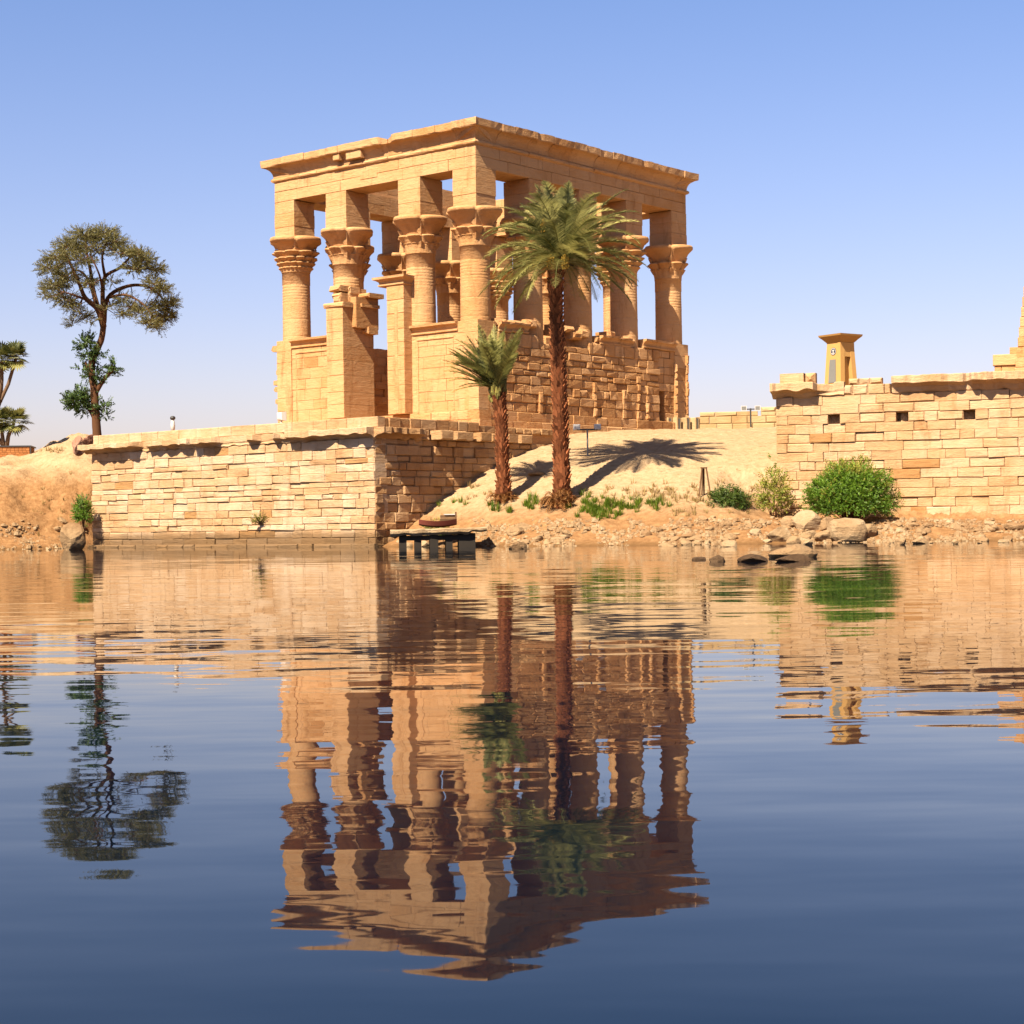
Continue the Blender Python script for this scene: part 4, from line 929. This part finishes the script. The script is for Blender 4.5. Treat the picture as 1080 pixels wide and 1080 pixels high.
def tufts(name, label, mat, spots, sd_, h=(.2, .5), per=40, w_=.02, cat='grass'):
    m = MB(); rd = random.Random(sd_)
    for (x, y, rx, ry, n) in spots:
        for _ in range(n):
            px_, py_ = x + rd.gauss(0, rx * .5), y + rd.gauss(0, ry * .5); p = G(px_, py_)
            for k in range(per):
                a = rd.uniform(0, 6.28); L_ = rd.uniform(*h); o = Vector((math.cos(a), math.sin(a), 0)); b = p + o * rd.uniform(0, .13) - Z1 * .03; lean = rd.uniform(.05, .8); t_ = b + o * lean * L_ + Z1 * L_ * (1 - .4 * lean); md = b.lerp(t_, .5) + Z1 * L_ * .12; e = Vector((-o.y, o.x, 0)) * w_
                m.tone = rd.random(); m.quad(b - e, b + e, md + e * .7, md - e * .7); m.tri(md - e * .7, md + e * .7, t_)
    o = m.build(name, M[mat]); tag(o, label, cat, kind='stuff'); return o
tufts('grass', 'fresh green grass growing round the palm feet', 'grass', [(624, 536, 22, 14, 40), (655, 534, 30, 8, 22), (690, 533, 24, 4, 14), (556, 532, 18, 6, 16), (521, 536, 8, 4, 6), (640, 543, 16, 6, 14), (484, 530, 18, 4, 4), (541, 541, 8, 3, 3)], 7, (.12, .5), 34, .013)
tufts('dry_grass', 'sparse dry straw tufts along the lower sand slope', 'dry', [(690, 520, 70, 12, 46), (760, 524, 60, 8, 34), (800, 530, 40, 8, 18), (650, 522, 40, 8, 14), (510, 520, 26, 12, 12), (60, 476, 26, 4, 10), (45, 530, 50, 30, 16), (720, 540, 80, 5, 14)], 8, (.12, .4), 16, .014)

# ------------------------------------------------------------------ rocks
def rock_mesh(sd_, cuts=9):
    import bmesh
    rd = random.Random(sd_); bm = bmesh.new(); bmesh.ops.create_icosphere(bm, subdivisions=3, radius=1.0)
    pl = [(Vector((rd.gauss(0, 1), rd.gauss(0, 1), rd.gauss(0, 1))).normalized(), rd.uniform(.55, .85)) for _ in range(cuts)]
    for v in bm.verts:
        for n, d in pl:
            k = v.co.dot(n) - d
            if k > 0: v.co -= n * k * .95
        v.co *= 1 + .09 * fbm(v.co.x * 2 + sd_, v.co.y * 2, v.co.z * 2, 3)
    me = bpy.data.meshes.new('rock'); bm.to_mesh(me); bm.free(); a = me.attributes.new('tone', 'FLOAT', 'FACE'); t = rd.uniform(.2, .9); a.data.foreach_set('value', [t] * len(me.polygons)); return me
RM = [rock_mesh(900 + k) for k in range(10)]
for m_ in RM: m_.materials.append(M['rock'])
def rock(x, y, wpx, hpx, label, Y=None, k=0, mat=None, sink=.62, name='boulder', group=None, rz=None, tilt=0.0, me=None):
    if Y is None and G(x, y + hpx * .5).z < 0: Y = -HC / ray(x, y + hpx * .5).z
    p = G(x, y + hpx * .5) if Y is None else at(x, y + hpx * .5, Y); o = bpy.data.objects.new(name, me or RM[k % 10])
    if mat: o.data = RM[k % 10].copy(); o.data.materials.clear(); o.data.materials.append(M[mat])
    s = p.y / F; sx, sz = wpx * s * .62, hpx * s * .66; o.scale = (sx, sx * .8, sz); o.location = p + Vector((0, sx * .4, sz * sink)); o.rotation_euler = (0, tilt, rz if rz is not None else 0); COL.objects.link(o); tag(o, label, 'rock', group); return o
rock(852, 549, 26, 22, 'tall pale boulder left of the big bush', k=1)
rock(872, 553, 19, 15, 'squarish boulder wedged between the tall pale boulder and the largest boulder', k=2)
rock(899, 558, 40, 28, 'largest tan boulder in front of the big green bush', k=3)
rock(821, 564, 23, 16, 'wedge-shaped pale boulder at the left of the boulder heap', k=4)
rock(838, 577, 42, 22, 'broad flat rock half in the water below the boulder heap', k=5, sink=.25)
rock(873, 565, 22, 13, 'low boulder at the waterline left of the largest boulder', k=6)
rock(833, 551, 15, 12, 'small bright boulder above the wedge-shaped one', k=7)
rock(916, 560, 26, 14, 'sloping boulder right of the largest boulder', k=8)
rock(757, 588, 17, 9, 'black wet rock alone in the shallow water', Y=None, k=0, mat='wetrock', sink=.2)
rock(797, 587, 30, 11, 'long brown rock ledge barely above the water', Y=None, k=9, mat='wetrock', sink=.2)
rock(836, 587, 34, 11, 'dark wet rock ledge in front of the broad flat rock', Y=None, k=4, mat='wetrock', sink=.2)
rock(739, 588, 14, 5, 'tiny wet rock left of the black wet rock', Y=None, k=3, mat='wetrock', sink=.2)
rock(75, 566, 26, 28, 'pale tilted slab leaning at the left foot of the quay', k=2, tilt=-.5)
rock(566, 499, 15, 7, 'flat pale stone slab on top of the sand by the quay side', k=5)
pg = at(83, 466, 101.5)
for dx, dz, sc, kk, lb in ((0, -.2, (.42, .5, .62), 1, 'upright pink granite block at the left end of the quay'), (.62, .05, (.4, .5, .42), 6, 'rounded pink granite block lodged beside the upright one')):
    o = bpy.data.objects.new('granite_block', RM[kk].copy()); o.data.materials.clear(); o.data.materials.append(M['granite']); o.scale = sc; o.location = (pg.x + dx, pg.y, pg.z + dz); COL.objects.link(o); tag(o, lb, 'rock')
# rubble of the shore
rd = random.Random(55); cnt = 0
zones = [(536, 720, 553, 575, 100), (720, 860, 545, 575, 95), (880, 1080, 551, 573, 125), (538, 556, 568, 577, 8), (395, 430, 566, 576, 6), (20, 92, 545, 579, 12), (930, 1080, 549, 560, 26)]
for x0, x1, y0, y1, n in zones:
    for _ in range(n):
        x, y = rd.uniform(x0, x1), rd.uniform(y0, y1)
        if x > 840 and x < 925 and y < 560: continue
        if nz(x * .03, y * .09, 3) < -.3: continue
        wd = rd.choice((3.5, 4, 4, 5, 5, 6, 7, 8, 11, 15)) * rd.uniform(.75, 1.2); left = x < 100
        o = rock(x, y, wd, wd * rd.uniform(.4, .65), sink=rd.uniform(.2, .6), label='small pale stone in the rubble along the right and middle shore' if not left else 'small stone on the left mud bank', k=rd.randrange(10), name='stone', group='stones along the right and middle shore' if not left else 'stones on the left bank', rz=rd.uniform(0, 6.28))
        o.rotation_euler.x = rd.gauss(0, .3)
        cnt += 1
m = MB(); rd = random.Random(66)
for _ in range(5200):
    z_ = rd.random()
    x, y = (rd.uniform(500, 1085), rd.uniform(548, 577)) if z_ < .9 else (rd.uniform(0, 92), rd.uniform(555, 580))
    if nz(x * .03, y * .09, 3) < -.25 + .3 * rd.random(): continue
    p = G(x, y); s = rd.uniform(.03, .12) * (1 + (rd.random() < .08)); m.tone = rd.random(); b = len(m.v); f = 6; a0 = rd.uniform(0, 6)
    for k in range(f): a = a0 + 2 * PI * k / f; m.v.append((p.x + math.cos(a) * s * rd.uniform(.7, 1.2), p.y + math.sin(a) * s * rd.uniform(.6, 1), p.z - .02))
    for k in range(f): a = a0 + 2 * PI * k / f; m.v.append((p.x + math.cos(a) * s * .6, p.y + math.sin(a) * s * .5, p.z + s * rd.uniform(.35, .8)))
    for k in range(f): m.face((b + k, b + (k + 1) % f, b + f + (k + 1) % f, b + f + k))
    m.face(tuple(range(b + f, b + 2 * f)))
tag(m.build('rubble', M['rock']), 'fine rubble and pebbles strewn over the muddy shore', 'rubble', kind='stuff')

# ------------------------------------------------------------------ jetty with its clutter
Yj = 80.5; jc = at(462, 577, Yj); jt = empty('stone_jetty', (jc.x, jc.y, 0), R_(4)); tag(jt, 'small landing jetty with rough stone slab on dark stained piers in the water', 'jetty')
jz = at(462, 558, Yj).z; hw = 50 * Yj / F
N = 26; rows = []; rd = random.Random(8)
for i in range(N + 1):
    s = lerp(-hw, hw * 1.02, i / N); tk_ = .29 + .08 * nz(s * 1.7, 3) - (.1 if i > N - 5 else 0); f = -1.0 + .16 * nz(s * 1.3, 8); zt_ = jz + .04 * nz(s * 2, 5) + .06 * i / N
    rows.append([(s, 1.6, zt_), (s, f + .05, zt_), (s, f, zt_ - .05), (s, f + .03 * nz(s * 5, 1), zt_ - tk_ * .6), (s, f + .12, zt_ - tk_), (s, 1.6, zt_ - tk_)])
mb = MB(); mb.tone = .8; mb.grid(rows, cv=True); n6 = 6; mb.face(tuple(range(6))); e_ = len(mb.v); mb.face(tuple(range(e_ - 6, e_))); mb.build('slab', M['rock'], jt)
jx = lambda px_: (px_ - 462) * Yj / F
for a, b in ((421, 429), (437, 444.5), (453, 462), (470, 477), (483.5, 501)):
    mb = MB(); x0, x1 = jx(a), jx(b)
    mb.box((x0, -.7, -1.4), (x1 - x0, 0, 0), (0, .4, 0), (0, 0, 1.4 + jz - .2)); mb.build('pier', M['pier'], jt); mb = MB(); mb.box((x0 + .02, .9, -1.4), (x1 - x0 - .04, 0, 0), (0, .5, 0), (0, 0, 1.4 + jz - .2)); mb.build('pier', M['pier'], jt)
mb = MB(); mb.box((jx(421.5), -.66, jz - .5), (jx(500.5) - jx(421.5), 0, 0), (0, .22, 0), (0, 0, .22)); mb.build('beam', M['pier'], jt)
for x, y, w_, k, lb in ((431, 575, 10, 3, 'pale stone seen under the left bay of the jetty'), (447, 574, 11, 1, 'pale stone seen under the middle bay of the jetty'), (466, 577, 7, 2, 'small brown stone under the jetty'), (478, 578, 11, 5, 'brown stone by the thick right pier of the jetty')):
    rock(x, y, w_, w_ * .7, lb, Y=83.2, k=k, name='stone')
# faded red rowing boat and dark crate pulled up behind the jetty
bc = at(462, 553, 83.0); bt = empty('rowing_boat', (bc.x, bc.y, bc.z - .15), R_(3)); tag(bt, 'narrow faded red rowing boat lying behind the jetty slab', 'boat')
rows = []; hl = 20 * 83 / F
for i in range(17):
    t = i / 16 * 2 - 1; w_ = .42 * (1 - abs(t) ** 2.4) + .03; sh_ = .1 * t * t
    rows.append([(t * hl, -w_, .3 + sh_), (t * hl, -w_ * .8, .08 + sh_), (t * hl, 0, .0 + sh_ * 1.2), (t * hl, w_ * .8, .08 + sh_), (t * hl, w_, .3 + sh_), (t * hl, w_ - .05, .3 + sh_), (t * hl, 0, .08 + sh_), (t * hl, -w_ + .05, .3 + sh_)])
mb = MB(); mb.tone = .5; mb.grid(rows, cv=True); mb.build('hull', M['redwood'], bt)
mb = MB()
for t in (-.4, .35): mb.box((t * hl - .1, -.34, .24), (.2, 0, 0), (0, .68, 0), (0, 0, .04))
mb.build('thwart', M['wood'], bt)
cr = at(473, 551, 83.9); cb_ = empty('wooden_crate', (cr.x, cr.y, cr.z - .1), R_(6)); tag(cb_, 'dark slatted wooden crate behind the red boat', 'crate')
mb = MB(); rd = random.Random(4)
for k in range(3):
    mb.tone = rd.random(); mb.box((-.36, -.3, .02 + k * .15), (.72, 0, 0), (0, .03, 0), (0, 0, .13)); mb.box((-.36, .27, .02 + k * .15), (.72, 0, 0), (0, .03, 0), (0, 0, .13)); mb.box((-.36, -.265, .02 + k * .15), (.03, 0, 0), (0, .53, 0), (0, 0, .13)); mb.box((.33, -.265, .02 + k * .15), (.03, 0, 0), (0, .53, 0), (0, 0, .13))
mb.box((-.33, -.26, .01), (.65, 0, 0), (0, .52, 0), (0, 0, .03)); mb.box((.3, -.36, 0), (.08, 0, 0), (0, .055, 0), (0, 0, .6)); mb.build('slats', M['wood'], cb_)
mb = MB(); mb.box((-.2, -.36, .46), (.5, 0, 0), (0, .66, 0), (0, 0, .04)); mb.build('lid_board', M['white'], cb_)

# ------------------------------------------------------------------ lamps, posts, stand
def lamp_head(m1, m2, c, yaw, s=1.0):
    c = Vector(c); d = Vector((math.cos(yaw), math.sin(yaw), 0)); e = Vector((-d.y, d.x, 0)); b = len(m1.v)
    for k, (o_, r) in enumerate(((-.13, .1), (-.1, .16), (.08, .19), (.12, .19))):
        m1.v += [tuple(c + d * o_ * s + (e * sx * 1.15 + Z1 * sz) * r * s) for sx, sz in ((-1, -1), (1, -1), (1, 1), (-1, 1))]
    for k in range(3):
        for i in range(4): m1.face((b + k * 4 + i, b + k * 4 + (i + 1) % 4, b + k * 4 + 4 + (i + 1) % 4, b + k * 4 + 4 + i))
    m1.face((b, b + 1, b + 2, b + 3)); m1.face((b + 12, b + 13, b + 14, b + 15))
    q = [c + d * .123 * s + (e * sx * 1.02 + Z1 * sz * .85) * .17 * s for sx, sz in ((-1, -1), (1, -1), (1, 1), (-1, 1))]; m2.quad(*q)
fp = G(620, 481); fl = empty('floodlight_post', fp); tag(fl, 'grey post with two white floodlights on a crossbar standing in the sand', 'floodlight')
hp = at(620, 453, fp.y).z - fp.z; hb = 11 * fp.y / F
mb = MB(); mb.tube([(0, 0, -.2), (0, 0, hp)], .045, 8); mb.build('post', M['steel'], fl)
mb = MB(); mb.tube([(-hb, 0, hp), (hb, 0, hp)], .04, 8); mb.tube([(-hb * .5, .3, hp), (hb * .5, .3, hp)], .03, 6); mb.build('crossbar', M['dark'], fl)
for s in (-1, 1):
    m1, m2 = MB(), MB(); lamp_head(m1, m2, (s * hb, .05, hp + .13), R_(95), .85); h = m1.build('lamp_head', M['white'], fl); m2.build('lens', M['plaque'], h)
lp = at(792, 447, 108.2); lo = empty('floodlight_post', (lp.x, lp.y, lp.z - .2)); tag(lo, 'white twin lamp on a short post in front of the low back wall', 'floodlight')
mb = MB(); mb.tube([(0, 0, 0), (0, 0, 1.15)], .05, 8); mb.tube([(-.35, 0, 1.1), (.35, 0, 1.1)], .035, 6); mb.build('post', M['dark'], lo)
for s in (-1, 1):
    m1, m2 = MB(), MB(); lamp_head(m1, m2, (s * .42, 0, 1.15), R_(-90), .8); h = m1.build('lamp_head', M['white'], lo); m2.build('lens', M['plaque'], h)
for x, yb, yt, Y, lb, dk in ((182.5, 449, 440, 98.5, 'small lamp with a dark round head on top of the quay parapet', True), (297, 445, 436, 100.5, 'white box lamp at the left foot of the temple', False)):
    b = at(x, yb, Y); t_ = at(x, yt, Y); lo = empty('spotlight', b); tag(lo, lb, 'spotlight')
    hh = t_.z - b.z; mb = MB()
    if dk:
        mb.smooth = True; mb.lathe((0, 0), [(.1, -.35), (.13, 0), (.1, hh * .55), (.05, hh * .7)], 12); mb.build('white_base', M['white'], lo)
        mb = MB(); mb.smooth = True; mb.lathe((0, 0), [(.02, hh * .62), (.13, hh * .74), (.16, hh * .9), (.12, hh * 1.08), (.02, hh * 1.15)], 14); mb.build('dark_head', M['dark'], lo)
    else:
        m1, m2 = MB(), MB(); lamp_head(m1, m2, (0, 0, hh * .65), R_(40), 1.35); h = m1.build('lamp_head', M['white'], lo); m2.build('lens', M['plaque'], h); mb.tube([(0, 0, -.4), (0, 0, hh * .5)], .06, 8); mb.build('stem', M['white'], lo)
for k in range(4):
    px_ = 703 + k * 9.6; b = at(px_, 451, 109.0 + k * .4); b.z = terrain(b.x, b.y) - .02; o = empty('stone_bollard', b, TH)
    tag(o, 'squat pale stone block with grey sunk face, in the row at the temple corner', 'bollard', 'row of squat stone blocks at the right foot of the temple')
    hh = at(px_, 440.5, b.y).z - b.z; mb = MB(); mb.tone = .6; mb.block((-.2, -.26, 0), Y1, -X1, .5, .46, hh, .03); mb.block((-.17, -.27, .0), X1, -Y1, .1, .1, hh - .002, .01); mb.block((.16, -.27, .0), X1, -Y1, .09, .1, hh - .003, .01); mb.build('block', M['backwall'], o)
    mb = MB(); mb.tone = .5; mb.box((-.06, -.262, .05), (.21, 0, 0), (0, .02, 0), (0, 0, hh - .12)); mb.build('sunk_face', M['plaque'], o)
tp_ = G(743, 524); ts = empty('wooden_trestle', tp_); tag(ts, 'narrow tapering wooden trestle standing on the lower sand slope', 'trestle')
ht = at(743, 494, tp_.y).z - tp_.z
for sx, sy in ((-.28, -.2), (.3, -.2), (.02, .3), (-.1, .22)):
    mb = MB(); mb.tone = .5; mb.tube([(sx, sy, -.1), (sx * .35, sy * .35, ht)], .038, 6); mb.build('leg', M['wood'], ts)
mb = MB(); mb.box((-.15, -.12, ht), (.3, 0, 0), (0, .24, 0), (0, 0, .06)); mb.build('top_board', M['wood'], ts)
print('stones', cnt, 'objects', len(bpy.data.objects))
